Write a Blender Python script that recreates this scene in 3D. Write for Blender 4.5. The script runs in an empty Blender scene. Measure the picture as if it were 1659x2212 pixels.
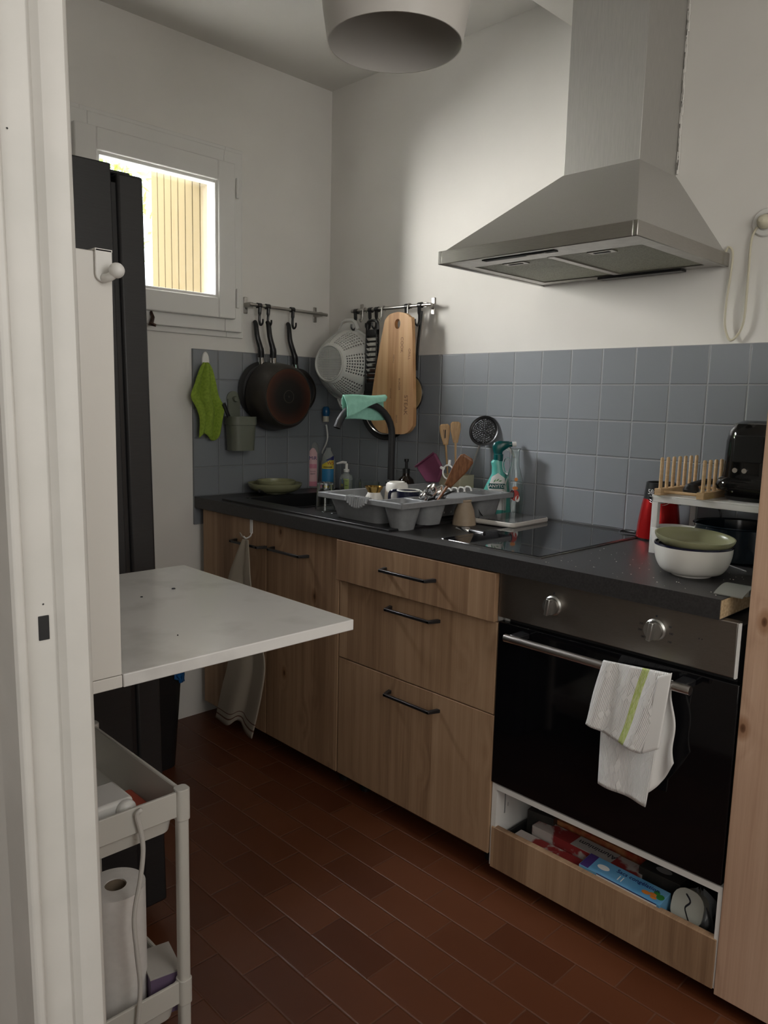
import bpy, bmesh, math, random
from mathutils import Vector, Matrix
import numpy as np
random.seed(7)
R=math.radians; PI=math.pi
sc=bpy.context.scene; COL=sc.collection
# ---------------------------------------------------------------- camera
CAM=np.array([-2.16867,-2.57068,1.23323]); YAW,PITCH,ROLL,FPX=.7762036,-.1402114,.0244805,1661.0
_f=np.array([math.sin(YAW)*math.cos(PITCH),math.cos(YAW)*math.cos(PITCH),math.sin(PITCH)])
_r=np.array([math.cos(YAW),-math.sin(YAW),0.]); _u=np.cross(_r,_f)
_c,_s=math.cos(ROLL),math.sin(ROLL)
RM=np.array([_c*_r+_s*_u,-_s*_r+_c*_u,_f])
cd=bpy.data.cameras.new('camera'); co=bpy.data.objects.new('camera',cd); COL.objects.link(co)
cd.sensor_fit='VERTICAL'; cd.sensor_height=24; cd.lens=FPX/2212*24; cd.clip_start=.02
m=Matrix(((RM[0][0],RM[1][0],-RM[2][0],CAM[0]),(RM[0][1],RM[1][1],-RM[2][1],CAM[1]),(RM[0][2],RM[1][2],-RM[2][2],CAM[2]),(0,0,0,1)))
co.matrix_world=m; sc.camera=co
def at(u,v,ax,val):
    """point where the sight line through (u,v) of the survey photograph meets a real plane of the room"""
    d=RM.T@np.array([(u-829.5)/FPX,(1106-v)/FPX,1.]); i='xyz'.index(ax); t=(val-CAM[i])/d[i]
    return Vector(CAM+t*d)
def yat(u,x,z=.867):
    k=(u-829.5)/FPX; n=RM[0]-k*RM[2]; return CAM[1]-(n[0]*(x-CAM[0])+n[2]*(z-CAM[2]))/n[1]
# ---------------------------------------------------------------- light
sc.view_settings.view_transform='Standard'; sc.view_settings.look='None'
sc.view_settings.exposure=0.45; sc.view_settings.gamma=1.0; sc.view_settings.use_curve_mapping=False
w=bpy.data.worlds.new('sky'); sc.world=w; w.use_nodes=True
bg=w.node_tree.nodes['Background']; bg.inputs[0].default_value=(.86,.95,1,1); bg.inputs[1].default_value=3.2
def area(name,loc,target,sx,sy,power,col):
    l=bpy.data.lights.new(name,'AREA'); l.shape='RECTANGLE'; l.size=sx; l.size_y=sy; l.energy=power; l.color=col
    o=bpy.data.objects.new(name,l); COL.objects.link(o); o.location=loc
    o.rotation_euler=(Vector(target)-Vector(loc)).to_track_quat('-Z','Y').to_euler(); return o
area('window_daylight',(-3.2,3.1,1.95),(-.80,0,1.8),2.6,2.8,1100,(1,.975,.92))
area('high_sky_daylight',(-1.75,2.7,4.2),(-.78,0,1.8),2.6,2.4,1350,(.97,.985,1))
area('next_room_daylight',(-3.6,-3.6,1.75),(-1.0,-1.6,1.1),1.8,1.6,13.5,(1,.97,.92))
area('kitchen_end_daylight',(-1.35,-3.3,1.6),(-.3,-1.4,1.0),1.0,1.2,10,(1,.97,.92))
sl=bpy.data.lights.new('sun','SUN'); sl.energy=2.5; sl.angle=R(1); sl.color=(1,.94,.82)
so=bpy.data.objects.new('sun',sl); COL.objects.link(so); so.rotation_euler=Vector((.1,.9,-.5)).to_track_quat('-Z','Y').to_euler()
# ---------------------------------------------------------------- materials
def M(name,col,rough=.5,metal=0,spec=.5,**k):
    m=bpy.data.materials.new(name); m.use_nodes=True; b=m.node_tree.nodes['Principled BSDF']
    b.inputs['Base Color'].default_value=(*col,1); b.inputs['Roughness'].default_value=rough; b.inputs['Metallic'].default_value=metal
    b.inputs['Specular IOR Level'].default_value=spec
    for n,v in k.items(): b.inputs[n.replace('_',' ')].default_value=v
    return m
def N(m,t,**k):
    n=m.node_tree.nodes.new(t)
    for a,v in k.items(): setattr(n,a,v)
    return n
def Lk(m,a,ao,b,bi): m.node_tree.links.new(a.outputs[ao],b.inputs[bi])
def B(m): return m.node_tree.nodes['Principled BSDF']
def bumpnoise(m,scale,strength,dist=.002,detail=4,stretch=None):
    tc=N(m,'ShaderNodeTexCoord'); nz=N(m,'ShaderNodeTexNoise'); bp=N(m,'ShaderNodeBump')
    nz.inputs['Scale'].default_value=scale; nz.inputs['Detail'].default_value=detail
    bp.inputs['Strength'].default_value=strength; bp.inputs['Distance'].default_value=dist
    if stretch:
        mp=N(m,'ShaderNodeMapping'); mp.inputs['Scale'].default_value=stretch; Lk(m,tc,'Object',mp,0); Lk(m,mp,0,nz,'Vector')
    else: Lk(m,tc,'Object',nz,'Vector')
    Lk(m,nz,'Fac',bp,'Height'); Lk(m,bp,0,B(m),'Normal'); return nz
def ramp(m,stops):
    r=N(m,'ShaderNodeValToRGB'); e=r.color_ramp.elements
    while len(e)<len(stops): e.new(.5)
    for i,(p,c) in enumerate(stops): e[i].position=p; e[i].color=(*c,1)
    return r
def mottled(name,c1,c2,scale,rough,bump=.1,bd=.001,metal=0,stretch=None,lo=.35,hi=.65,**k):
    m=M(name,c1,rough,metal,**k); nz=bumpnoise(m,scale,bump,bd,stretch=stretch); r=ramp(m,[(lo,c1),(hi,c2)])
    Lk(m,nz,'Fac',r,0); Lk(m,r,0,B(m),'Base Color'); return m
def oak(name,along='z',seed=0.,cols=((.235,.138,.078),(.355,.222,.130),(.43,.285,.175)),plank=.105,knots=True):
    m=M(name,cols[1],.55,spec=.3); tc=N(m,'ShaderNodeTexCoord')
    mp=N(m,'ShaderNodeMapping'); mp.inputs['Location'].default_value=(seed*.37,seed*1.7,seed*.9)
    Lk(m,tc,'Object',mp,0)
    sp=N(m,'ShaderNodeSeparateXYZ'); Lk(m,mp,0,sp,0)
    across={'z':'Y','y':'Z','x':'Y'}[along]
    # plank index
    d=N(m,'ShaderNodeMath',operation='DIVIDE'); d.inputs[1].default_value=plank; Lk(m,sp,across,d,0)
    fl=N(m,'ShaderNodeMath',operation='FLOOR'); Lk(m,d,0,fl,0)
    wn=N(m,'ShaderNodeTexWhiteNoise',noise_dimensions='1D'); Lk(m,fl,0,wn,'W')
    # offset grain per plank
    cb=N(m,'ShaderNodeCombineXYZ'); mu=N(m,'ShaderNodeMath',operation='MULTIPLY'); mu.inputs[1].default_value=7.
    Lk(m,wn,'Value',mu,0)
    for i in range(3): Lk(m,mu,0,cb,i)
    va=N(m,'ShaderNodeVectorMath',operation='ADD'); Lk(m,mp,0,va,0); Lk(m,cb,0,va,1)
    st=N(m,'ShaderNodeMapping'); s={'z':(1,16,1.1),'y':(1,1.1,16),'x':(1.1,16,1)}[along]; st.inputs['Scale'].default_value=s; Lk(m,va,0,st,0)
    # knots bend the grain
    vo=N(m,'ShaderNodeTexVoronoi',voronoi_dimensions='2D'); vo.inputs['Scale'].default_value=1.0; kc=N(m,'ShaderNodeCombineXYZ')
    for i_,(ax_,k_) in enumerate((('Y',6.5),('Z',3.6))):
        q_=N(m,'ShaderNodeMath',operation='MULTIPLY'); q_.inputs[1].default_value=k_; Lk(m,sp,ax_,q_,0); Lk(m,q_,0,kc,i_)
    Lk(m,kc,0,vo,'Vector')
    # the grain swerves round each knot
    kd=N(m,'ShaderNodeMapRange',interpolation_type='SMOOTHSTEP'); kd.inputs[1].default_value=.0; kd.inputs[2].default_value=.32; kd.inputs[3].default_value=.55 if knots else 0; kd.inputs[4].default_value=0; Lk(m,vo,'Distance',kd,0)
    va2=N(m,'ShaderNodeVectorMath',operation='ADD'); kk=N(m,'ShaderNodeCombineXYZ')
    for i_ in range(3): Lk(m,kd,0,kk,i_)
    Lk(m,st,0,va2,0); Lk(m,kk,0,va2,1); st_=st; st=va2
    nz=N(m,'ShaderNodeTexNoise'); nz.inputs['Scale'].default_value=1.0; nz.inputs['Detail'].default_value=5; nz.inputs['Distortion'].default_value=.6
    Lk(m,st,0,nz,'Vector')
    wv=N(m,'ShaderNodeTexWave',wave_type='BANDS',bands_direction={'z':'Y','y':'Z','x':'Y'}[along]); wv.inputs['Scale'].default_value=.55; wv.inputs['Distortion'].default_value=7; wv.inputs['Detail'].default_value=2; wv.inputs['Detail Scale'].default_value=.8
    Lk(m,st,0,wv,'Vector')
    fi=N(m,'ShaderNodeTexNoise'); fi.inputs['Scale'].default_value=9; fi.inputs['Detail'].default_value=3
    st2=N(m,'ShaderNodeMapping'); st2.inputs['Scale'].default_value={'z':(1,26,.7),'y':(1,.7,26),'x':(.7,26,1)}[along]; Lk(m,va,0,st2,0); Lk(m,st2,0,fi,'Vector')
    a1=N(m,'ShaderNodeMath',operation='MULTIPLY_ADD'); a1.inputs[1].default_value=.10; Lk(m,wv,'Fac',a1,0)
    a2=N(m,'ShaderNodeMath',operation='MULTIPLY_ADD'); a2.inputs[1].default_value=.55; a2.inputs[2].default_value=-.04; Lk(m,nz,'Fac',a2,0); Lk(m,a2,0,a1,2)
    a3=N(m,'ShaderNodeMath',operation='MULTIPLY_ADD'); a3.inputs[1].default_value=.34; Lk(m,fi,'Fac',a3,0); Lk(m,a1,0,a3,2)
    a4=N(m,'ShaderNodeMath',operation='MULTIPLY_ADD'); a4.inputs[1].default_value=.30; Lk(m,wn,'Value',a4,0); Lk(m,a3,0,a4,2)
    r=ramp(m,[(.38,cols[0]),(.62,cols[1]),(.86,cols[2])]); Lk(m,a4,0,r,0)
    if knots:
        vc=N(m,'ShaderNodeSeparateColor'); Lk(m,vo,'Color',vc,0); lt=N(m,'ShaderNodeMath',operation='LESS_THAN'); lt.inputs[1].default_value=.62; Lk(m,vc,0,lt,0)
        kad=N(m,'ShaderNodeMath',operation='ADD'); Lk(m,vo,'Distance',kad,0); Lk(m,lt,0,kad,1)
        kr=ramp(m,[(.0,(.18,.12,.09)),(.028,(.34,.25,.19)),(.040,(.66,.56,.48)),(.062,(.72,.63,.55)),(.11,(1,1,1))]); Lk(m,kad,0,kr,0)
        mx=N(m,'ShaderNodeMixRGB',blend_type='MULTIPLY'); mx.inputs[0].default_value=1; Lk(m,r,0,mx,1); Lk(m,kr,0,mx,2); Lk(m,mx,0,B(m),'Base Color')
    else: Lk(m,r,0,B(m),'Base Color')
    bp=N(m,'ShaderNodeBump'); bp.inputs['Strength'].default_value=.12; bp.inputs['Distance'].default_value=.001; Lk(m,a3,0,bp,'Height'); Lk(m,bp,0,B(m),'Normal')
    return m
PL=mottled('white_plaster',(.74,.72,.68),(.78,.76,.72),3.,.85,.35,.0015); 
CEIL=mottled('ceiling_paint',(.68,.66,.62),(.71,.69,.65),5.,.9,.15,.001)
PAINT=mottled('gloss_trim_paint',(.68,.665,.625),(.73,.71,.67),14.,.38,.25,.0012)
PVC=M('white_plastic_frame',(.74,.73,.70),.35)
WHT=M('white_laminate',(.74,.715,.67),.3)
WHT2=M('white_metal',(.80,.79,.76),.4)
OAK=oak('oak_front'); OAKD=[oak('oak_front_%d'%i,seed=i*3.3+1) for i in range(6)]
OAKP=oak('oak_tall_panel',seed=23,cols=((.44,.275,.185),(.57,.375,.26),(.66,.46,.33)))
BLK=M('black_metal',(.012,.012,.013),.35); BLKP=M('black_plastic',(.015,.015,.016),.3); BLKM=M('matt_black',(.018,.018,.019),.6)
CHIP=mottled('raw_chipboard',(.33,.23,.12),(.50,.37,.22),160,.9,.4)
WTM=mottled('dark_worktop',(.022,.021,.021),(.036,.034,.034),220,.42,.25,.0004)
GLS=M('black_glass',(.004,.004,.005),.06); HOBM=M('hob_glass',(.006,.006,.007),.04)
STEEL=mottled('brushed_steel',(.40,.385,.365),(.47,.455,.43),40,.34,.06,.0003,metal=1,stretch=(1,1,60))
STEELH=mottled('hood_steel',(.44,.43,.41),(.49,.48,.455),25,.5,.05,.0004,metal=.6,stretch=(30,30,1))
PANELM=mottled('oven_fascia_steel',(.26,.235,.21),(.30,.27,.245),60,.42,.05,.0003,metal=1,stretch=(1,1,40))
CHR=M('chrome',(.75,.74,.72),.12,1); ALU=M('aluminium',(.5,.5,.48),.35,1)
FRG=mottled('fridge_anthracite',(.017,.017,.018),(.022,.022,.023),30,.42,.05,.0004,stretch=(1,1,30))
SAGE=M('sage_plastic',(.145,.155,.12),.5); OLIVE=M('olive_ceramic',(.27,.27,.155),.3); OLIVE2=M('olive_ceramic_spare',(.27,.27,.155),.3)  # second olive ceramic repeats the first one's colour
GRY=mottled('grey_plastic',(.22,.225,.23),(.25,.255,.26),60,.38,.05)
WCER=M('white_ceramic',(.72,.70,.65),.25); NAVY=M('navy_glaze',(.010,.011,.03),.12); DTEAL=M('dark_teal_enamel',(.008,.014,.02),.15)
GLASS=M('clear_glass',(.93,.97,.95),.02,Transmission_Weight=1.,IOR=1.45)
PANE=M('window_glass',(1,1,1),.0)
_t=N(PANE,'ShaderNodeBsdfTransparent'); _g=N(PANE,'ShaderNodeBsdfGlossy'); _g.inputs['Roughness'].default_value=.02; _x=N(PANE,'ShaderNodeMixShader'); _x.inputs[0].default_value=.06
Lk(PANE,_t,0,_x,1); Lk(PANE,_g,0,_x,2); PANE.node_tree.links.new(_x.outputs[0],PANE.node_tree.nodes['Material Output'].inputs['Surface'])
PETC=M('clear_plastic',(.80,.84,.82),.08,Transmission_Weight=.7,IOR=1.25)
BAMB=oak('bamboo',seed=3,cols=((.42,.22,.095),(.60,.36,.18),(.68,.44,.24)),plank=.028,knots=False)
BEECH=mottled('beech',(.56,.37,.19),(.66,.46,.26),30,.5,.1,stretch=(1,1,6)); WSP=mottled('spoon_wood',(.42,.25,.11),(.54,.34,.17),30,.55,.1,stretch=(8,8,1)); WDK=mottled('oiled_wood',(.16,.065,.028),(.27,.12,.055),22,.45,.1,stretch=(8,8,1))
TEAL=M('teal_plastic',(.10,.44,.38),.22,Subsurface_Weight=.0); TEALD=M('dark_teal_plastic',(.0,.075,.075),.25)
RED=M('metallic_red',(.50,.012,.012),.25,.6); BROWNG=M('amber_glass',(.018,.010,.006),.08)
PURP=M('purple_silicone',(.19,.045,.10),.45); MINT=mottled('mint_cloth',(.28,.60,.47),(.34,.67,.54),60,.9,.5)
LIME=mottled('lime_microfibre',(.20,.30,.03),(.27,.38,.045),120,.95,.8,.002)
LINEN=mottled('linen',(.36,.31,.25),(.42,.37,.30),200,.95,.6)
STONE=mottled('stoneware',(.29,.22,.15),(.36,.28,.20),25,.6,.15)
PAPER=mottled('kitchen_paper',(.78,.75,.72),(.82,.79,.76),80,.9,.4,.001)
BLUEP=M('blue_plastic',(.01,.09,.22),.3); PINK=M('pink_label',(.62,.23,.30),.5); LPINK=M('light_pink_label',(.72,.45,.47),.5); YEL=M('yellow_label',(.70,.55,.05),.45); LBLUE=M('blue_label',(.03,.22,.45),.45); NAV2=M('navy_print',(.01,.015,.12),.5)
WPR=M('white_print',(.78,.78,.76),.5); BPR=M('black_print',(.02,.02,.03),.6); REDP=M('red_print',(.45,.03,.02),.5); ORP=M('orange_print',(.62,.20,.03),.5); GRN=M('green_print',(.03,.20,.04),.5); LGRN=M('lime_label',(.50,.60,.20),.5); GOLD=M('gold_glaze',(.60,.38,.12),.15,1)
CREAM=M('cream_cable',(.60,.56,.43),.5); CORD=M('white_cable',(.66,.64,.60),.4); LAMP=M('lamp_lacquer',(.62,.595,.56),.35)
BURN=M('burnt_engraving',(.20,.10,.05),.7); BEIGE=M('beige_plastic',(.42,.38,.27),.5); PURB=M('violet_card',(.16,.11,.19),.6)
# wall tiles: grid lines in y/z or x/z
def tiles(name,axis,off,c1,c2,grout):
    m=M(name,c1,.22,spec=.5); tc=N(m,'ShaderNodeTexCoord'); sp=N(m,'ShaderNodeSeparateXYZ'); Lk(m,tc,'Object',sp,0)
    def cell(out,o,p):
        a=N(m,'ShaderNodeMath',operation='ADD'); a.inputs[1].default_value=o; Lk(m,sp,out,a,0)
        d=N(m,'ShaderNodeMath',operation='DIVIDE'); d.inputs[1].default_value=p; Lk(m,a,0,d,0)
        fr=N(m,'ShaderNodeMath',operation='PINGPONG'); fr.inputs[1].default_value=.5; Lk(m,d,0,fr,0)
        fl=N(m,'ShaderNodeMath',operation='FLOOR'); Lk(m,d,0,fl,0); return fr,fl
    fa,ia=cell(axis,off,.11); fb,ib=cell('Z',-1.417+.11*20,.11)
    mn=N(m,'ShaderNodeMath',operation='MINIMUM'); Lk(m,fa,0,mn,0); Lk(m,fb,0,mn,1)
    ss=N(m,'ShaderNodeMapRange',interpolation_type='SMOOTHSTEP'); ss.inputs[1].default_value=.010; ss.inputs[2].default_value=.020; Lk(m,mn,0,ss,0)
    cb=N(m,'ShaderNodeCombineXYZ'); Lk(m,ia,0,cb,0); Lk(m,ib,0,cb,1)
    wn=N(m,'ShaderNodeTexWhiteNoise'); Lk(m,cb,0,wn,'Vector')
    r=ramp(m,[(0,c1),(1,c2)]); Lk(m,wn,'Value',r,0)
    mx=N(m,'ShaderNodeMixRGB'); mx.inputs[1].default_value=(*grout,1); Lk(m,ss,0,mx,0); Lk(m,r,0,mx,2); Lk(m,mx,0,B(m),'Base Color')
    s2=N(m,'ShaderNodeMapRange',interpolation_type='SMOOTHSTEP'); s2.inputs[1].default_value=.008; s2.inputs[2].default_value=.035; Lk(m,mn,0,s2,0)
    bp=N(m,'ShaderNodeBump'); bp.inputs['Strength'].default_value=.9; bp.inputs['Distance'].default_value=.002; Lk(m,s2,0,bp,'Height'); Lk(m,bp,0,B(m),'Normal')
    rr=N(m,'ShaderNodeMapRange'); rr.inputs[3].default_value=.7; rr.inputs[4].default_value=.24; Lk(m,ss,0,rr,0); Lk(m,rr,0,B(m),'Roughness')
    return m
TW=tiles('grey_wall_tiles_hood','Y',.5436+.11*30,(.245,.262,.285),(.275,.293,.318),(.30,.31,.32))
TX=tiles('shaded_wall_tiles_window','X',.11*30+.0009,(.21,.224,.245),(.235,.25,.272),(.20,.21,.22))  # window-wall tiles darkened: the corner's light falloff is put into the colour
def floor_mat():
    m=M('terracotta_tiles',(.2,.06,.03),.4,spec=.4); tc=N(m,'ShaderNodeTexCoord'); sp=N(m,'ShaderNodeSeparateXYZ'); Lk(m,tc,'Object',sp,0)
    def op(o,a,b=None,ao=0,bo=0):
        n=N(m,'ShaderNodeMath',operation=o)
        if isinstance(a,(int,float)): n.inputs[0].default_value=a
        else: Lk(m,a,ao,n,0)
        if b is not None:
            if isinstance(b,(int,float)): n.inputs[1].default_value=b
            else: Lk(m,b,bo,n,1)
        return n
    PX,PY=.0945,.1895
    xx=op('DIVIDE',op('ADD',sp,.842+PX*40,'X'),PX); ci=op('FLOOR',xx)
    par=op('MODULO',ci,2.)   # column just left of x=-.842 has index 39
    yy=op('DIVIDE',op('ADD',sp,1.298+PY*40,'Y'),PY)
    sh=op('MULTIPLY',op('SUBTRACT',1.,par),.5); yy=op('ADD',yy,sh); ri=op('FLOOR',yy)
    fx=op('MULTIPLY',op('PINGPONG',xx,.5),PX); fy=op('MULTIPLY',op('PINGPONG',yy,.5),PY)
    nz=N(m,'ShaderNodeTexNoise'); nz.inputs['Scale'].default_value=25; Lk(m,tc,'Object',nz,'Vector')
    mn=op('ADD',op('MINIMUM',fx,fy),op('MULTIPLY',op('SUBTRACT',nz,.5,'Fac'),.0025))
    ss=N(m,'ShaderNodeMapRange',interpolation_type='SMOOTHSTEP'); ss.inputs[1].default_value=.0008; ss.inputs[2].default_value=.0018; Lk(m,mn,0,ss,0)
    cb=N(m,'ShaderNodeCombineXYZ'); Lk(m,ci,0,cb,0); Lk(m,ri,0,cb,1); wn=N(m,'ShaderNodeTexWhiteNoise'); Lk(m,cb,0,wn,'Vector')
    r=ramp(m,[(0,(.078,.021,.007)),(.5,(.104,.031,.011)),(1,(.132,.043,.017))]); 
    n2=N(m,'ShaderNodeTexNoise'); n2.inputs['Scale'].default_value=6; n2.inputs['Detail'].default_value=6; Lk(m,tc,'Object',n2,'Vector')
    v=op('ADD',op('MULTIPLY',wn,.75,'Value'),op('MULTIPLY',n2,.3,'Fac')); Lk(m,v,0,r,0)
    mx=N(m,'ShaderNodeMixRGB'); mx.inputs[1].default_value=(.12,.055,.033,1); Lk(m,ss,0,mx,0); Lk(m,r,0,mx,2); Lk(m,mx,0,B(m),'Base Color')
    s2=N(m,'ShaderNodeMapRange',interpolation_type='SMOOTHSTEP'); s2.inputs[1].default_value=.0; s2.inputs[2].default_value=.004; Lk(m,mn,0,s2,0)
    hh=op('ADD',s2,op('MULTIPLY',wn,.8,'Value')); hh=op('ADD',hh,op('MULTIPLY',n2,.5,'Fac'))
    bp=N(m,'ShaderNodeBump'); bp.inputs['Strength'].default_value=.6; bp.inputs['Distance'].default_value=.0015; Lk(m,hh,0,bp,'Height'); Lk(m,bp,0,B(m),'Normal')
    return m
FLOOR=floor_mat()
def towel_mat():
    m=M('white_jacquard',(.72,.71,.68),.95); uv=N(m,'ShaderNodeUVMap'); sp=N(m,'ShaderNodeSeparateXYZ'); Lk(m,uv,0,sp,0)
    def band(c,wd):
        s=N(m,'ShaderNodeMath',operation='SUBTRACT'); s.inputs[1].default_value=c; Lk(m,sp,'X',s,0)
        a=N(m,'ShaderNodeMath',operation='ABSOLUTE'); Lk(m,s,0,a,0)
        l=N(m,'ShaderNodeMath',operation='LESS_THAN'); l.inputs[1].default_value=wd; Lk(m,a,0,l,0); l2=N(m,'ShaderNodeMath',operation='LESS_THAN'); l2.inputs[1].default_value=.47; Lk(m,sp,'Y',l2,0); l3=N(m,'ShaderNodeMath',operation='MULTIPLY'); Lk(m,l,0,l3,0); Lk(m,l2,0,l3,1); return l3
    b=band(.66,.055); nz=N(m,'ShaderNodeTexNoise'); nz.inputs['Scale'].default_value=30; Lk(m,uv,0,nz,'Vector')
    r=ramp(m,[(.35,(.48,.58,.16)),(.7,(.66,.70,.36))]); Lk(m,nz,'Fac',r,0)
    mx=N(m,'ShaderNodeMixRGB'); mx.inputs[1].default_value=(.80,.79,.77,1); Lk(m,b,0,mx,0); Lk(m,r,0,mx,2); Lk(m,mx,0,B(m),'Base Color')
    vo=N(m,'ShaderNodeTexVoronoi',distance='CHEBYCHEV'); mp=N(m,'ShaderNodeMapping'); mp.inputs['Rotation'].default_value=(0,0,R(40)); mp.inputs['Scale'].default_value=(9,16,1); Lk(m,uv,0,mp,0); Lk(m,mp,0,vo,'Vector'); vo.inputs['Scale'].default_value=1
    wv=N(m,'ShaderNodeTexWave'); wv.inputs['Scale'].default_value=14; m2=N(m,'ShaderNodeMapping'); m2.inputs['Rotation'].default_value=(0,0,R(8)); Lk(m,uv,0,m2,0); Lk(m,m2,0,wv,'Vector')
    q=ramp(m,[(.30,(1,1,1)),(.36,(0,0,0))]); Lk(m,vo,'Distance',q,0)
    ad=N(m,'ShaderNodeMath',operation='MAXIMUM'); Lk(m,q,0,ad,0); s=N(m,'ShaderNodeMath',operation='MULTIPLY'); s.inputs[1].default_value=.7; Lk(m,wv,'Fac',s,0); Lk(m,s,0,ad,1)
    bp=N(m,'ShaderNodeBump'); bp.inputs['Strength'].default_value=.8; bp.inputs['Distance'].default_value=.0014; Lk(m,ad,0,bp,'Height'); Lk(m,bp,0,B(m),'Normal'); return m
TOWEL=towel_mat()
def linen_stripe():
    m=M('striped_linen',(.40,.35,.28),.95); uv=N(m,'ShaderNodeUVMap'); sp=N(m,'ShaderNodeSeparateXYZ'); Lk(m,uv,0,sp,0)
    r=ramp(m,[(0,(.40,.35,.28)),(.925,(.40,.35,.28)),(.93,(.12,.06,.04)),(.936,(.40,.35,.28)),(.955,(.12,.06,.04)),(.962,(.40,.35,.28))])
    r.color_ramp.interpolation='CONSTANT'; Lk(m,sp,'Y',r,0); Lk(m,r,0,B(m),'Base Color'); return m
LIN=linen_stripe()
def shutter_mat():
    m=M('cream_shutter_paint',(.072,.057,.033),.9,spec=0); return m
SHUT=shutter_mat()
def pan_mat():
    m=M('worn_pan_base',(.05,.02,.015),.5,.3); tc=N(m,'ShaderNodeTexCoord'); g=N(m,'ShaderNodeUVMap'); sp=N(m,'ShaderNodeSeparateXYZ'); Lk(m,g,0,sp,0)
    r=ramp(m,[(0,(.006,.006,.006)),(.55,(.010,.007,.006)),(.85,(.05,.014,.008)),(1,(.085,.028,.014))]); Lk(m,sp,'X',r,0); Lk(m,r,0,B(m),'Base Color'); return m
PANB=pan_mat()
PAND=mottled('worn_nonstick',(.028,.025,.022),(.055,.046,.038),10,.42,.1,metal=.3)
# ---------------------------------------------------------------- mesh helpers
class MB:
    def __init__(s): s.b=bmesh.new(); s.uv=s.b.loops.layers.uv.new('UVMap'); s.T=Matrix.Identity(4)
    def v(s,p): return s.b.verts.new(s.T@Vector(p))
    def box(s,x0,x1,y0,y1,z0,z1):
        vs=[s.v((x,y,z)) for x in(x0,x1) for y in(y0,y1) for z in(z0,z1)]
        for f in((0,1,3,2),(4,6,7,5),(0,4,5,1),(2,3,7,6),(0,2,6,4),(1,5,7,3)): s.b.faces.new([vs[i] for i in f])
        return s
    def cbox(s,c,d): return s.box(c[0]-d[0]/2,c[0]+d[0]/2,c[1]-d[1]/2,c[1]+d[1]/2,c[2]-d[2]/2,c[2]+d[2]/2)
    def hexa(s,b,t):
        vb=[s.v(p) for p in b]; vt=[s.v(p) for p in t]; n=len(b)
        s.b.faces.new(vb[::-1]); s.b.faces.new(vt)
        for i in range(n): s.b.faces.new((vb[i],vb[(i+1)%n],vt[(i+1)%n],vt[i]))
        return s
    def loft(s,rings,cap0=True,cap1=True,closed=True,uv=False):
        R_=[[s.v(p) for p in r] for r in rings]; n=len(rings[0]); m=len(rings)
        for j in range(m-1):
            for i in range(n if closed else n-1):
                k=(i+1)%n
                try:
                    f=s.b.faces.new((R_[j][i],R_[j][k],R_[j+1][k],R_[j+1][i]))
                    if uv:
                        for l,(a,b_) in zip(f.loops,((i,j),(i+1,j),(i+1,j+1),(i,j+1))): l[s.uv].uv=(a/(n-(0 if closed else 1)),b_/(m-1))
                except ValueError: pass
        if cap0: s.b.faces.new(R_[0][::-1])
        if cap1: s.b.faces.new(R_[-1])
        return s
    def lathe(s,prof,c=(0,0,0),n=32,cap0=False,cap1=False,sx=1,sy=1,rad_uv=0):
        rings=[[(c[0]+r*sx*math.cos(2*PI*i/n),c[1]+r*sy*math.sin(2*PI*i/n),c[2]+z) for i in range(n)] for r,z in prof]
        nf=len(s.b.faces); s.loft(rings,cap0,cap1)
        return s
    def tube(s,pts,r,n=10,caps=True,squash=1):
        pts=[Vector(p) for p in pts]; rs=r if isinstance(r,(list,tuple)) else [r]*len(pts)
        rings=[]; up=None
        for i,p in enumerate(pts):
            t=(pts[min(i+1,len(pts)-1)]-pts[max(i-1,0)]).normalized()
            if up is None: up=t.orthogonal().normalized()
            up=(up-t*up.dot(t)); up=up.normalized() if up.length>1e-6 else t.orthogonal().normalized()
            sd=t.cross(up)
            rings.append([p+(up*math.cos(2*PI*k/n)+sd*math.sin(2*PI*k/n)*squash)*rs[i] for k in range(n)])
        return s.loft(rings,caps,caps)
    def prism(s,poly,axis,a,b):
        """poly of 2-D points; axis x: (y,z) y:(x,z) z:(x,y)"""
        def mk(p,t): return {'x':(t,p[0],p[1]),'y':(p[0],t,p[1]),'z':(p[0],p[1],t)}[axis]
        return s.hexa([mk(p,a) for p in poly],[mk(p,b) for p in poly])
    def grid(s,fn,nu,nv):
        V=[[s.v(fn(i/nu,j/nv)) for i in range(nu+1)] for j in range(nv+1)]
        for j in range(nv):
            for i in range(nu):
                f=s.b.faces.new((V[j][i],V[j][i+1],V[j+1][i+1],V[j+1][i]))
                for l,(a,b_) in zip(f.loops,((i,j),(i+1,j),(i+1,j+1),(i,j+1))): l[s.uv].uv=(a/nu,b_/nv)
        return s
def rrect(cx,cy,w,h,r,z,n=5):
    out=[]; r=min(r,w/2-1e-4,h/2-1e-4)
    for q,(sx,sy) in enumerate(((1,1),(-1,1),(-1,-1),(1,-1))):
        for k in range(n+1):
            a=PI/2*(q+k/n); out.append((cx+sx*(w/2-r)+r*math.cos(a),cy+sy*(h/2-r)+r*math.sin(a),z))
    return out
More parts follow.
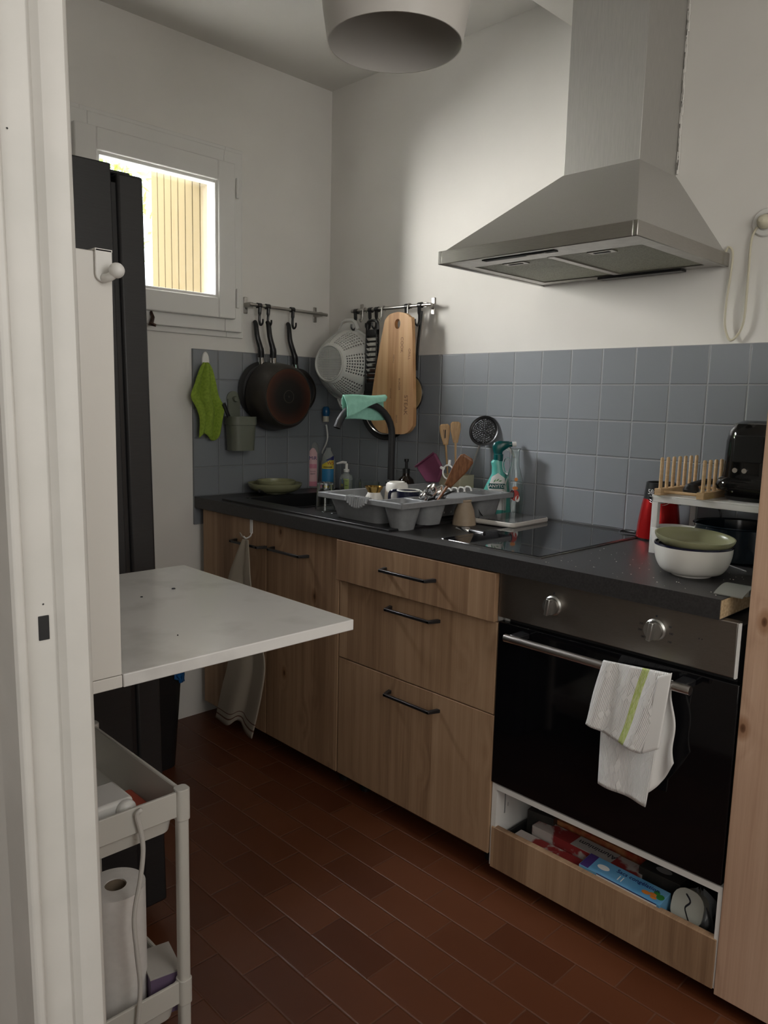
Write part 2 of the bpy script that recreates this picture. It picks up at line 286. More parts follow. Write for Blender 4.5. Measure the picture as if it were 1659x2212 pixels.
def ob(name,mb,mat,parent=None,bevel=0,smooth=35,solid=0,label=None,cat=None,group=None,kind=None,sub=0,norm=True):
    if norm: bmesh.ops.recalc_face_normals(mb.b,faces=mb.b.faces)
    me=bpy.data.meshes.new(name); mb.b.to_mesh(me); mb.b.free()
    if smooth:
        for p in me.polygons: p.use_smooth=True
        me.set_sharp_from_angle(angle=R(smooth))
    me.materials.append(mat); o=bpy.data.objects.new(name,me); COL.objects.link(o)
    if parent: o.parent=parent
    if solid: md=o.modifiers.new('solid','SOLIDIFY'); md.thickness=solid; md.offset=0
    if sub: md=o.modifiers.new('sub','SUBSURF'); md.levels=sub; md.render_levels=sub
    if bevel: md=o.modifiers.new('bevel','BEVEL'); md.width=bevel; md.segments=2; md.limit_method='ANGLE'; md.angle_limit=R(40)
    for k,v in(('label',label),('category',cat),('group',group),('kind',kind)):
        if v: o[k]=v
    return o
def thing(name,label,cat,group=None,kind=None):
    o=bpy.data.objects.new(name,None); COL.objects.link(o); o.empty_display_size=.05
    for k,v in(('label',label),('category',cat),('group',group),('kind',kind)):
        if v: o[k]=v
    return o
def desc(o):
    r=[o]
    for c in o.children: r+=desc(c)
    return r
def rebase(root):
    """move the origin of a finished thing to its base, keeping the geometry in place"""
    D=[o for o in desc(root) if o.type=='MESH']; P=[v.co for o in D for v in o.data.vertices]
    b=Vector(((min(p.x for p in P)+max(p.x for p in P))/2,(min(p.y for p in P)+max(p.y for p in P))/2,min(p.z for p in P)))
    for me in {o.data for o in D}: me.transform(Matrix.Translation(-b))
    root.location=root.location+b; return root
def copy_thing(root,label=None,group=None):
    n=root.copy(); COL.objects.link(n)
    if label: n['label']=label
    if group: n['group']=group
    for c in root.children:
        k=c.copy(); COL.objects.link(k); k.parent=n
        for g in c.children:
            h=g.copy(); COL.objects.link(h); h.parent=k
    return n
def textmesh(s,size,depth=.0004):
    cu=bpy.data.curves.new('t','FONT'); cu.body=s; cu.size=size; cu.extrude=depth/2; cu.align_x='CENTER'; cu.align_y='CENTER'
    o=bpy.data.objects.new('t',cu); COL.objects.link(o); dg=bpy.context.evaluated_depsgraph_get(); dg.update()
    me=bpy.data.meshes.new_from_object(o.evaluated_get(dg)); bpy.data.objects.remove(o); bpy.data.curves.remove(cu); return me
AX={'-x':((0,-1,0),(0,0,1),(-1,0,0)),'-y':((1,0,0),(0,0,1),(0,-1,0))}
def text(s,size,loc,ax,mat,parent,name='lettering',depth=.0005,bold=0):
    me=textmesh(s,size,depth); X,Y,Z=[Vector(a) for a in (AX[ax] if isinstance(ax,str) else ax)]
    mt=Matrix(((X[0],Y[0],Z[0],loc[0]),(X[1],Y[1],Z[1],loc[1]),(X[2],Y[2],Z[2],loc[2]),(0,0,0,1)))
    me.transform(mt); me.materials.clear(); me.materials.append(mat); o=bpy.data.objects.new(name,me); COL.objects.link(o); o.parent=parent; return o
def wraptext(s,size,c,r,ang,z,mat,parent,name='lettering'):
    me=textmesh(s,size,.0006)
    for v in me.vertices:
        a=ang+v.co.x/r; q=r+.0006+v.co.z; zz=z+v.co.y; v.co=(c[0]+q*math.cos(a),c[1]+q*math.sin(a),zz)
    me.materials.clear(); me.materials.append(mat); o=bpy.data.objects.new(name,me); COL.objects.link(o); o.parent=parent; return o
def patch(c,r,a0,a1,z0,z1,n=12,sx=1,sy=1,top=None):
    m=MB(); m.grid(lambda u,v:(c[0]+r*sx*math.cos(a0+(a1-a0)*u),c[1]+r*sy*math.sin(a0+(a1-a0)*u),z0+((top(u) if top else z1)-z0)*v),n,4); return m
CA=math.atan2(-2.57+.3,-2.17+.1)   # direction of the camera from the sink corner
WT=.867; LX=-1.872; CZ=2.49
def ca(x,y): return math.atan2(CAM[1]-y,CAM[0]-x)
# ================================================================ STRUCTURE
def S(name,m,mat,**k): return ob(name,m,mat,kind='structure',**k)
S('floor',MB().box(-4.6,.1,-4.4,.1,-.08,0),FLOOR,smooth=0)
S('ceiling',MB().box(-4.6,.1,-4.4,.1,CZ,CZ+.1),CEIL,smooth=0)
S('wall_right',MB().box(0,.1,-3.5,.1,0,CZ),PL,smooth=0)
wl=MB(); WX0,WX1,WZ0,WZ1=-1.075,-.485,1.55,2.075
wl.box(LX-.07,WX0,0,.2,0,CZ); wl.box(WX1,0,0,.2,0,CZ); wl.box(WX0,WX1,0,.2,0,WZ0); wl.box(WX0,WX1,0,.2,WZ1,CZ)
S('wall_back',wl,PL,smooth=0)
m_=MB(); m_.box(LX-.045,LX,-1.835,0,0,CZ); m_.box(LX-.045,LX,-3.5,-2.72,0,CZ); m_.box(LX-.045,LX,-2.72,-1.835,2.06,CZ)
S('wall_left',m_,PL,smooth=0)
S('wall_front',MB().box(LX-.06,0,-3.6,-3.5,0,CZ),PL,smooth=0)
S('wall_hall',MB().box(-4.6,-4.5,-4.4,.1,0,CZ).box(-4.6,LX-.06,-4.5,-4.4,0,CZ).box(-4.5,LX-.07,-.1,0,0,CZ).box(-1.93,.1,-4.5,-4.4,0,CZ),PL,smooth=0)
# tiling
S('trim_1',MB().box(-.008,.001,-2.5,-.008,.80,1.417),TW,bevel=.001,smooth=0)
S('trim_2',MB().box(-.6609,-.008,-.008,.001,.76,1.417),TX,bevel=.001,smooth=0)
# soffit around the duct
S('trim_3',MB().box(-.245,0,-2.2,-1.137,2.387,CZ),CEIL,bevel=.003,smooth=0)
# door frame: plan profile, extruded
prof=[(-1.929,-1.80),(-1.929,-1.852),(-1.926,-1.856),(-1.919,-1.856),(-1.917,-1.852),(-1.917,-1.848),(-1.889,-1.848),(-1.889,-1.852),(-1.884,-1.859),(-1.879,-1.861),(-1.864,-1.861),(-1.860,-1.858),(-1.857,-1.852),(-1.857,-1.80)]
fr=MB()
fr.prism(prof,'z',0,2.06)
fr.prism([(x,-2.72-(y+1.83)) for x,y in prof][::-1],'z',0,2.06)
fr.box(-1.929,-1.857,-2.72,-1.83,2.03,2.06)
for v_ in fr.b.verts: v_.co.x-=.0098*(v_.co.z-.58)   # the old frame is out of plumb
dj=S('door_1',fr,PAINT,smooth=30,bevel=.0015)
p=at(82,1332,'y',-1.848); q=at(107,1380,'y',-1.848)
ob('strike_hole',MB().box(p.x,q.x,-1.8492,-1.840,q.z,p.z),BLKM,dj,bevel=.0006)
for (u,v) in((93,1305),(15,277),(74,206)):
    p=at(u,v,'y',-1.848); h=ob('screw_hole',MB().lathe([(0.0001,0),(.0009,0)],n=8),BLKM,parent=dj); h.rotation_euler=(R(90),0,0); h.location=(p.x,-1.8485,p.z)
# window
wn=thing('window_1',None,None,kind='structure')
def ring(x0,x1,z0,z1,wd,y0,y1):
    m=MB(); m.box(x0,x0+wd,y0,y1,z0,z1); m.box(x1-wd,x1,y0,y1,z0,z1); m.box(x0+wd,x1-wd,y0,y1,z1-wd,z1); m.box(x0+wd,x1-wd,y0,y1,z0,z0+wd); return m
ob('window_surround',ring(-1.135,-.442,1.468,2.155,.075,-.010,.002),PVC,wn,bevel=.002)
ob('window_frame',ring(-1.118,-.458,1.488,2.137,.075,-.028,.05),PVC,wn,bevel=.003)
sash=ob('window_sash',ring(-1.095,-.500,1.533,2.09,.072,-.050,.03),PVC,wn,bevel=.004)
ob('glazing_bead',ring(-1.026,-.569,1.602,2.021,.014,-.042,.0),PVC,sash,bevel=.003)
ob('window_pane',MB().box(-1.02,-.575,.0,.006,1.608,2.015),PANE,sash,smooth=0)
for z in(2.005,1.61):
    ob('hinge',MB().tube([(-.492,-.05,z-.035),(-.492,-.05,z+.035)],.006,12).tube([(-.492,-.05,z-.002),(-.492,-.05,z+.002)],.0066,12),PVC,wn)
# ================================================================ OUTSIDE
sh=thing('window_shutter','cream shutter of vertical boards standing open outside the small window','shutter')
A=Vector((-.535,.066,0)); Bv=Vector((-.520,.53,0)); D=(Bv-A); Ln=D.length; D.normalize(); Nn=Vector((D.y,-D.x,0))
mt=Matrix(((D.x,Nn.x,0,A.x),(D.y,Nn.y,0,A.y),(0,0,1,0),(0,0,0,1)))
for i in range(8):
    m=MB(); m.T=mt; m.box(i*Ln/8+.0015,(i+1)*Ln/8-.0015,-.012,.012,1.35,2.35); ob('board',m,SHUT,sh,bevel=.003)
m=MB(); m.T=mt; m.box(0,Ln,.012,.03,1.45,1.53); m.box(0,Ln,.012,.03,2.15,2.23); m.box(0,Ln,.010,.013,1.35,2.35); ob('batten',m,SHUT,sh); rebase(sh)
lf=MB(); random.seed(3)
for i in range(9000):
    t=random.random(); x=-2.2+3.2*random.random(); z=.8+2.9*random.random(); y=3.2+1.1*random.random()
    if math.sin(x*3.1+1)+math.sin(z*2.7)+random.random()*1.4<.1: continue
    a=Vector((random.uniform(-1,1),random.uniform(-1,1),random.uniform(-1,1))).normalized(); b=a.orthogonal().normalized(); s_=random.uniform(.03,.07); c=Vector((x,y,z))
    vs=[lf.b.verts.new(c+a*s_),lf.b.verts.new(c+b*s_*.45),lf.b.verts.new(c-a*s_),lf.b.verts.new(c-b*s_*.45)]; lf.b.faces.new(vs)
LEAF=M('sunlit_leaf',(.30,.44,.07),.6)
ob('garden_hedge',lf,LEAF,smooth=0,norm=False,kind='stuff',label='sunlit green garden foliage seen through the small window',cat='foliage')
# ================================================================ KITCHEN UNITS
wt=thing('worktop','dark charcoal laminate worktop running along the hood wall','worktop')
m=MB()
m.box(-.66,-.625,-1.985,-.009,.826,WT); m.box(-.125,-.009,-1.985,-.009,.826,WT)
m.box(-.625,-.125,-1.985,-.545,.826,WT); m.box(-.625,-.125,-.17,-.009,.826,WT)
ob('worktop_slab',m,WTM,wt,smooth=0)
ob('raw_edge',MB().box(-.658,-.009,-1.9865,-1.985,.828,.865),CHIP,wt,label='raw chipboard end of the worktop',smooth=0); rebase(wt)
def handle(parent,y0,y1,z,xf,name='handle',vert=False):
    m=MB(); xb=xf-.032
    m.box(xb-.004,xb+.005,y1,y0,z-.004,z+.004)
    for y,s in((y0,1),(y1,-1)):
        m.hexa([(xb-.004,y,z-.004),(xb-.004,y,z+.004),(xb-.004,y-s*.010,z+.004),(xb-.004,y-s*.010,z-.004)],[(xf,y+s*.012,z-.005),(xf,y+s*.012,z+.005),(xf,y+s*.000,z+.005),(xf,y+s*.000,z-.005)])
    return ob(name,m,BLK,parent,bevel=.0012)
def front(parent,name,y0,y1,z0,z1,mat,xf=-.645):
    return ob(name,MB().box(xf,xf+.018,y1,y0,z0,z1),mat,parent,bevel=.0015)
c1=thing('sink_cabinet','oak sink cabinet with two doors, next to the window wall','cabinet')
ob('carcass',MB().box(-.626,-.58,-.828,-.04,.07,.822).box(-.58,-.03,-.828,-.812,.07,.822).box(-.58,-.03,-.056,-.04,.07,.822).box(-.58,-.03,-.812,-.056,.07,.09),WHT,c1,smooth=0)
d=front(c1,'door',-.045,-.4475,.068,.822,OAKD[0]); handle(d,-.275,-.455+.012,.738,-.645)
d=front(c1,'door',-.4505,-.828,.068,.822,OAKD[1]); handle(d,-.500,-.672,.743,-.645)
for x in(-.56,-.08):
    for y in(-.1,-.78): ob('foot',MB().lathe([(.02,0),(.02,.01),(.013,.015),(.013,.07)],(x,y,0),16,True,True),BLKP,c1)
rebase(c1)
c2=thing('drawer_cabinet','oak drawer cabinet with three black-handled drawers, between sink and oven','cabinet')
ob('carcass',MB().box(-.622,-.03,-1.434,-.834,.072,.815),WHT,c2,smooth=0)
d=front(c2,'drawer',-.832,-1.435,.697,.822,OAKD[2],-.660); handle(d,-1.052,-1.228,.768,-.660)
d=front(c2,'drawer',-.834,-1.436,.4515,.694,OAKD[3]); handle(d,-1.063,-1.235,.655,-.645)
d=front(c2,'drawer',-.834,-1.438,.069,.4485,OAKD[4]); handle(d,-1.068,-1.245,.404,-.645)
for x in(-.56,-.08):
    for y in(-.88,-1.39): ob('foot',MB().lathe([(.02,0),(.02,.01),(.013,.015),(.013,.072)],(x,y,0),16,True,True),BLKP,c2)
rebase(c2)
c3=thing('oven_housing','white oven housing with a low oak drawer open at the top','cabinet')
ob('carcass',MB().box(-.640,-.03,-1.455,-1.4405,.04,.268).box(-.62,-.03,-1.455,-1.4405,.268,.822).box(-.642,-.03,-2.033,-2.024,.04,.268).box(-.60,-.03,-2.033,-2.024,.268,.822).box(-.642,-.03,-2.024,-1.455,.254,.268).box(-.6,-.03,-2.024,-1.455,.04,.052).box(-.04,-.03,-2.024,-1.455,.052,.25),WHT2,c3,smooth=0)
ob('drawer',MB().box(-.645,-.627,-2.030,-1.446,.038,.150),OAKD[5],c3,bevel=.0015)
ob('drawer_box',MB().box(-.627,-.12,-2.015,-2.008,.06,.13).box(-.627,-.12,-1.472,-1.465,.06,.13).box(-.627,-.12,-2.008,-1.472,.06,.066).box(-.125,-.12,-2.008,-1.472,.066,.13),BLKM,c3,bevel=.001)
for x in(-.56,-.08):
    for y in(-1.5,-1.97): ob('foot',MB().lathe([(.02,0),(.02,.008),(.013,.012),(.013,.04)],(x,y,0),16,True,True),BLKP,c3)
ob('runner_slots',MB().box(-.605,-.60,-1.4558,-1.455,.175,.235).box(-.590,-.588,-1.4558,-1.455,.19,.2).box(-.590,-.588,-1.4558,-1.455,.22,.235),M('grey_slot',(.3,.3,.3),.6),c3); rebase(c3)
ov=thing('oven','built-in oven with brown steel fascia and black glass door','oven')
ob('oven_body',MB().box(-.625,-.10,-2.018,-1.461,.272,.815),BLKM,ov)
ob('fascia',MB().box(-.648,-.625,-2.018,-1.4395,.712,.815+.01),PANELM,ov,bevel=.002)
ob('fascia_trim',MB().box(-.650,-.64,-2.0225,-2.019,.712,.824),WHT2,ov)
ob('door',MB().box(-.646,-.625,-2.030,-1.4395,.272,.700),GLS,ov,bevel=.002)
hb=MB().tube([(-.695,-1.497,.680),(-.695,-1.955,.680)],.0095,16)
hd=ob('handle',hb,M('satin_steel_bar',(.62,.60,.58),.3,1),ov)
for y in(-1.507,-1.917): ob('handle_mount',MB().box(-.692,-.646,y-.028,y,.6755,.690),BLKP,hd,bevel=.003)
for k,(u,v) in enumerate(((1192,1309),(1413,1361))):
    p=at(u,v,'x',-.655); y,z=p.y,p.z; m=MB(); m.T=Matrix.Translation((-.648,y,z))@Matrix.Rotation(R(-90),4,'Y')
    m.lathe([(.0235,0),(.0235,.004),(.020,.007),(.020,.016),(.0001,.0165)],n=32,cap0=True); kn=ob('knob',m,ALU,ov)
    m=MB(); m.T=Matrix.Translation((-.664,y,z))@Matrix.Rotation(R(8),4,'X'); m.box(-.014,0,-.005,.005,-.0205,.0205); ob('grip',m,ALU,kn,bevel=.002)
    if k:
        for a,s in((70,'50'),(100,'100'),(130,'150'),(225,'200'),(255,'250'),(285,'275')): pass
        for dy,dz,s in((.033,.006,'250'),(.035,-.008,'200'),(.028,-.022,'180'),(-.031,.012,'50'),(-.034,-.002,'100'),(-.032,-.02,'150')): text(s,.006,(-.6483,y+dy,z+dz),'-x',BPR,ov)
    m=MB(); m.box(-.6485,-.648,y-.002,y+.002,z+.027,z+.031); ob('dial_mark',m,BPR,ov)
m=MB()
for i in range(2): m.box(-.6485,-.648,-1.945-i*.006,-1.943-i*.006,.775,.777)
ob('indicator_lights',m,BPR,ov); rebase(ov)
tc_=thing('tall_cabinet','tall pale oak cabinet at the right edge, beside the oven','cabinet')
ob('carcass',MB().box(-.624,-.02,-2.62,-2.04,.03,1.39),WHT,tc_,smooth=0)
ob('door',MB().box(-.645,-.625,-2.62,-2.034,.030,1.395),OAKP,tc_,bevel=.0015)
for x in(-.56,-.08):
    for y in(-2.1,-2.55): ob('foot',MB().lathe([(.02,0),(.02,.008),(.013,.012),(.013,.03)],(x,y,0),16,True,True),BLKP,tc_)
rebase(tc_)
# hob
hb=thing('hob','black glass hob set flush into the worktop over the oven','hob')
ob('glass_top',MB().box(-.602,-.085,-1.522,-1.225,WT-.002,WT+.005).box(-.602,-.085,-1.225,-1.20,WT-.002,WT+.005),HOBM,hb,bevel=.002)
ob('edge_trim',MB().box(-.606,-.602,-1.525,-1.20,WT-.002,WT+.003).box(-.602,-.085,-1.526,-1.522,WT-.002,WT+.003),STEEL,hb)
rebase(hb)
# sink
sk=thing('kitchen_sink','black composite sink with drainer set into the left of the worktop','sink')
SR=M('black_composite',(.012,.012,.013),.35)
def tub(x0,x1,y0,y1,z0,z1,r,t,taper,mat=None):
    cx,cy=(x0+x1)/2,(y0+y1)/2; w_,h_=x1-x0,y1-y0
    return [rrect(cx,cy,w_-2*taper,h_-2*taper,r,z0),rrect(cx,cy,w_,h_,r,z1),rrect(cx,cy,w_-2*t,h_-2*t,r,z1),rrect(cx,cy,w_-2*taper-2*t,h_-2*taper-2*t,r,z0+t)]
m=MB(); m.loft(tub(-.555,-.15,-.50,-.19,.68,WT+.006,.03,.006,.012))
ob('basin',m,SR,sk)
m=MB(); m.box(-.632,-.555,-1.025,-.155,WT-.001,WT+.007); m.box(-.15,-.115,-1.025,-.155,WT-.001,WT+.007); m.box(-.555,-.15,-.19,-.155,WT-.001,WT+.007); m.box(-.555,-.15,-1.025,-.50,WT-.001,WT+.003)
for i in range(9): m.box(-.54,-.17,-.985+i*.045,-.975+i*.045,WT+.003,WT+.0055)
m.box(-.555,-.15,-1.025,-1.005,WT,WT+.007)
ob('drainer',m,SR,sk,bevel=.0025)
m=MB().lathe([(.0001,0),(.038,0),(.04,.004),(.045,.004)],(-.35,-.36,.686),28,True); ob('waste',m,CHR,sk); rebase(sk)
ob('mixer_plate',MB().box(-.12,-.119,-.5,-.499,WT+.006,WT+.007),SR).hide_render=False
bpy.data.objects.remove(bpy.data.objects['mixer_plate'])
# tap
tp=thing('kitchen_tap','matt black swan-neck tap standing behind the sink','tap')
tx=-.165; ty=yat(844,tx,.95); a=at(785,868,'y',ty)
pts=[]; H=at(844,940,'x',tx).z
# arch plane runs toward the sink
e=at(725,928,'x',-.42); dx=-.40-tx
E1=Vector((tx-.243,ty+.010,0)); 
top=at(790,872,'x',tx-.1).z
for i in range(8): pts.append((tx,ty,WT+.006+(H-WT-.006)*i/7))
for k in range(1,15):
    a_=PI*k/15.2; f_=(1-math.cos(a_))/2
    pts.append((tx+(E1.x-tx)*f_*1.08,ty+(E1.y-ty)*f_,H+(top-H)*math.sin(a_)))
ob('spout',MB().tube(pts,.0125,16),BLKM,tp)
ob('tap_body',MB().lathe([(.026,0),(.026,.008),(.020,.012),(.020,.075),(.013,.082)],(tx,ty,WT+.006),24,True,True),BLKM,tp)
ob('lever',MB().tube([(tx,ty-.018,WT+.05),(tx-.005,ty-.06,WT+.075)],.005,10),BLKM,tp); rebase(tp)
SP=pts
# cloth over the tap
p0=at(738,852,'x',tx-.11); p1=at(832,853,'x',tx-.03)
c_bl=at(747,901,'x',tx-.135); c_br=at(830,870,'x',tx-.045); b_bl=at(745,905,'x',tx-.07); b_br=at(832,908,'x',tx+.0)
def mix(a,b,t): return a+(b-a)*t
TY0,TY1=ty-.019,ty+.019
p0=at(739,853,'y',ty); p1=at(833,853,'y',ty); c_bl=at(750,902,'y',TY0); c_br=at(832,868,'y',TY0); b_bl=at(747,905,'y',TY1); b_br=at(834,908,'y',TY1)
def clothfn(u,v):
    tl,tr=p0,p1
    if v<.45:
        t=1-v/.45; b=mix(c_bl,c_br,u)+Vector((0,0,.006*math.sin(PI*u)-.006*math.sin(2*PI*u))); p=mix(mix(tl,tr,u),b,t); p.y=ty-.019*math.sin(min(1,t*2)*PI/2)
    else:
        t=(v-.45)/.55; b=mix(b_bl,b_br,u); p=mix(mix(tl,tr,u),b,t); p.y=ty+.019*math.sin(min(1,t*2)*PI/2)
    return p+Vector((.003*math.sin(9*u+4*v),.0,.002*math.sin(7*u)))
o=ob('tap_cloth',MB().grid(clothfn,24,24),MINT,solid=.0025,label='mint green sponge cloth draped over the black tap',cat='cloth'); rebase(o)
# ================================================================ HOOD
hd=thing('range_hood','stainless steel pyramid range hood with square duct over the hob','range hood')
HY0,HY1,HX,HZ0,HZ1=-1.07,-1.672,-.508,1.622,1.658
m=MB(); 
m.box(HX,0,HY1,HY1+.012,HZ0,HZ1); m.box(HX,0,HY0-.012,HY0,HZ0,HZ1); m.box(HX,HX+.012,HY1+.012,HY0-.012,HZ0,HZ1); m.box(HX+.012,0,HY1+.012,HY0-.012,HZ1-.004,HZ1)
ob('rim',m,STEEL,hd,bevel=.002)
cy0,cy1,cx,cz=-1.272,-1.503,-.212,1.885
m=MB(); m.hexa([(HX+.012,HY0-.010,HZ1),(HX+.012,HY1+.010,HZ1),(0,HY1+.010,HZ1),(0,HY0-.010,HZ1)],[(cx-.002,cy0+.002,cz),(cx-.002,cy1-.002,cz),(0,cy1-.002,cz),(0,cy0+.002,cz)])
ob('canopy',m,STEELH,hd,smooth=0,bevel=.001)
ob('duct',MB().box(cx,0,cy1,cy0,cz-.004,2.46),STEELH,hd,bevel=.0015)
m=MB(); m.box(HX+.012,-.40,HY1+.012,HY0-.012,HZ0+.003,HZ0+.006); m.box(-.05,-.01,HY1+.012,HY0-.012,HZ0+.003,HZ0+.006); m.box(-.40,-.05,HY0-.045,HY0-.012,HZ0+.003,HZ0+.006); m.box(-.40,-.05,HY1+.012,HY1+.045,HZ0+.003,HZ0+.006); m.box(-.40,-.05,-1.38,-1.36,HZ0+.002,HZ0+.006)
ob('underside_panel',m,STEEL,hd)
FIL=mottled('greasy_filter_mesh',(.22,.22,.17),(.34,.34,.27),260,.5,.8,.002,metal=.5)
for y0,y1 in((-1.115,-1.36),(-1.38,-1.627)):
    f=ob('grease_filter',MB().box(-.40,-.05,y1,y0,HZ0+.006,HZ0+.010),FIL,hd); yc=(y0+y1)/2
    ob('filter_latch',MB().box(-.385,-.355,yc-.035,yc+.035,HZ0+.003,HZ0+.006),STEEL,f)
    ob('latch_slot',MB().box(-.375,-.365,yc-.022,yc+.022,HZ0+.002,HZ0+.0035),BLKM,f)
ob('control_slot',MB().box(-.475,-.455,-1.43,-1.20,HZ0+.0005,HZ0+.0035),BLKM,hd,bevel=.001)
ob('slide_control',MB().box(-.470,-.460,-1.40,-1.34,HZ0-.001,HZ0+.002),STEEL,hd,bevel=.001)
ob('lamp_bezel',MB().box(-.045,-.012,-1.56,-1.30,HZ0-.004,HZ0+.004),BLKP,hd,bevel=.001)
m=MB(); random.seed(5)
for k in range(46):
    z=cz+.02+(2.36-cz)*k/46; m.cbox((-.004,cy1-.003-random.random()*.004,z),(.005,.003+random.random()*.003,.03))
ob('sealant_bead',m,PL,hd,bevel=.002); rebase(hd)
# socket and cable
sk2=thing('power_socket','round cream wall socket with a plug in it, right of the hood','socket')
sy,sz=-1.762,1.725
m=MB(); m.T=Matrix.Translation((-.001,sy,sz))@Matrix.Rotation(R(-90),4,'Y'); m.lathe([(.036,0),(.036,.004),(.033,.008),(.022,.008),(.020,.003),(.0001,.003)],n=40,cap0=True); ob('faceplate',m,PVC,sk2)
rebase(sk2)
cb=thing('hood_cable','cream mains cable looping from the hood down and up to the socket','cable')
def spl(P,n=12):
    P=[Vector(p) for p in P]; out=[]
    for i in range(len(P)-1):
        a,b,c,d=P[max(i-1,0)],P[i],P[i+1],P[min(i+2,len(P)-1)]
        for k in range(n):
            t=k/n; out.append(.5*((2*b)+(c-a)*t+(2*a-5*b+4*c-d)*t*t+(3*b-a-3*c+d)*t**3))
    return out+[P[-1]]
cp=[at(u,v,'x',-.012) for u,v in((1566,548),(1574,534),(1583,548),(1577,600),(1568,660),(1566,705),(1576,734),(1592,725),(1607,690),(1616,600),(1623,520),(1636,490))]
ob('cord',MB().tube(spl(cp),.0032,8),CREAM,cb)
m=MB(); m.T=Matrix.Translation((-.008,sy,sz))@Matrix.Rotation(R(-90),4,'Y'); m.lathe([(.018,0),(.018,.012),(.012,.03),(.006,.036),(.0001,.037)],n=24,cap0=True); ob('plug',m,CREAM,cb); rebase(cb)
# ================================================================ PENDANT
pl=thing('pendant_lamp','large greyish white dome pendant lamp hanging from the ceiling','lamp')
lc=at(853,97,'z',1.985)
prof=[(.1425,0),(.1475,.03),(.154,.07),(.1595,.115),(.161,.16),(.158,.20),(.145,.24),(.118,.275),(.08,.30),(.035,.315),(.033,.33),(.033,.34)]
out=prof+[(r-.0022,z) for r,z in prof[::-1]]
m=MB(); m.lathe(out,(lc.x,lc.y,1.985),64); m.lathe([(prof[0][0],0),(prof[0][0]-.0022,0)],(lc.x,lc.y,1.985),64); ob('lamp_shade',m,LAMP,pl)
ob('bulb',MB().lathe([(.0001,.20),(.02,.203),(.03,.22),(.03,.24),(.018,.265),(.016,.31),(.0001,.31)],(lc.x,lc.y,1.985),24),M('opal_bulb',(.8,.8,.76),.3),pl)
ob('cord',MB().tube([(lc.x,lc.y,2.31),(lc.x,lc.y,CZ-.02)],.003,8).lathe([(.04,0),(.04,.02),(.01,.0)],(lc.x,lc.y,CZ-.02),24,True,True),CORD,pl); rebase(pl)
# ================================================================ FRIDGE, BIN
fg=thing('fridge','tall anthracite fridge freezer seen from its side under the window','fridge')
m=MB(); m.box(LX+.055,-1.421,-1.02,-.46,.03,1.694); ob('body',m,FRG,fg,bevel=.003)
m=MB(); m.box(-1.421,-1.409,-1.012,-.468,.05,1.66); ob('door_seal',m,BLKP,fg)
d=ob('door',MB().box(-1.409,-1.352,-1.02,-.46,.705,1.680),FRG,fg,bevel=.006)
ob('freezer_door',MB().box(-1.409,-1.352,-1.02,-.46,.045,.697),FRG,fg,bevel=.006)
ob('hinge_cover',MB().box(-1.42,-1.37,-1.0,-.94,1.680,1.688),BLKP,d,bevel=.003)
for x in(-1.78,-1.46):
    for y in(-.96,-.52): ob('foot',MB().lathe([(.016,0),(.016,.03)],(x,y,0),12,True,True),BLKP,fg)
rebase(fg); fg.rotation_euler=(0,R(-1.0),0); fg.location.x+=.014
bn=thing('waste_bin','black waste bin standing between the fridge and the window wall','bin')
m=MB(); m.loft(tub(-1.18,-.905,-.36,-.06,0.0,.335,.04,.004,.018)); ob('bin_body',m,BLKP,bn)
m=MB(); random.seed(2)
BB=M('blue_bag',(.01,.10,.30),.35)
def bagf(u,v):
    a_=-PI*.62+PI*.75*u; n_=random.uniform(-.006,.006)
    return (-.935+.036*math.cos(a_)+n_,-.325+.042*math.sin(a_)+n_,.345-.05*v*(.4+.6*math.sin(PI*u))+random.uniform(-.006,.006))
m.grid(bagf,16,5); ob('bin_bag',m,BB,bn,solid=.001); rebase(bn)
# small bottle-opener-like fitting behind fridge
o=ob('wall_hook',MB().tube([at(325,672,'y',-.02),at(330,685,'y',-.045),at(326,700,'y',-.05),at(337,703,'y',-.06)],[.006,.007,.010,.005],10),mottled('dark_bronze',(.02,.012,.01),(.10,.05,.03),60,.4,metal=.5),label='small dark bronze hook below the window, beside the fridge edge',cat='hook'); rebase(o)
# ================================================================ WALL TABLE
tb=thing('drop_leaf_table','white fold-down table hinged to a shallow white wall cabinet','table')
TZ=.88; ty0,ty1=-1.662,-1.118
ob('cabinet_side',MB().box(LX+.001,-1.741,ty0,ty0+.018,TZ,1.402),WHT,tb,bevel=.001)
ob('cabinet_shell',MB().box(LX+.001,LX+.012,ty0+.018,ty1,TZ,1.402).box(LX+.012,-1.741,ty1-.018,ty1,TZ,1.402).box(LX+.012,-1.741,ty0+.018,ty1-.018,1.384,1.402),WHT,tb,bevel=.001)
ob('cabinet_base',MB().box(LX+.001,-1.7405,ty0,ty1,TZ-.017,TZ-.0008),WHT,tb,bevel=.001)
TT=mottled('worn_white_top',(.56,.55,.53),(.72,.71,.69),9,.22,.12,.0008,lo=.25,hi=.5)
ob('tabletop',MB().box(-1.739,-1.340,ty0,ty1,TZ-.018,TZ),TT,tb,bevel=.0015)
m=MB()
for u,v,s in((375,1272,.004),(306,1290,.0025),(384,1373,.0012)):
    p=at(u,v,'z',TZ); m.lathe([(s,0),(s*.8,.0015),(.0001,.002)],(p.x,p.y,TZ),7)
ob('crumbs',m,BPR,tb); rebase(tb)
hk=thing('door_hook','white over-panel hook hanging on the edge of the wall cabinet','hook')
a=at(205,533,'y',ty0-.004); b=at(242,535,'y',ty0-.004); c=at(222,615,'y',ty0-.004)
m=MB(); wd=b.x-a.x; cx_=(a.x+b.x)/2
poly=[(a.x,1.405),(b.x,1.405)]+[(cx_+wd/2*math.cos(t),c.z+.012+wd/2*.9*math.sin(t)) for t in [-i*PI/8 for i in range(9)]]
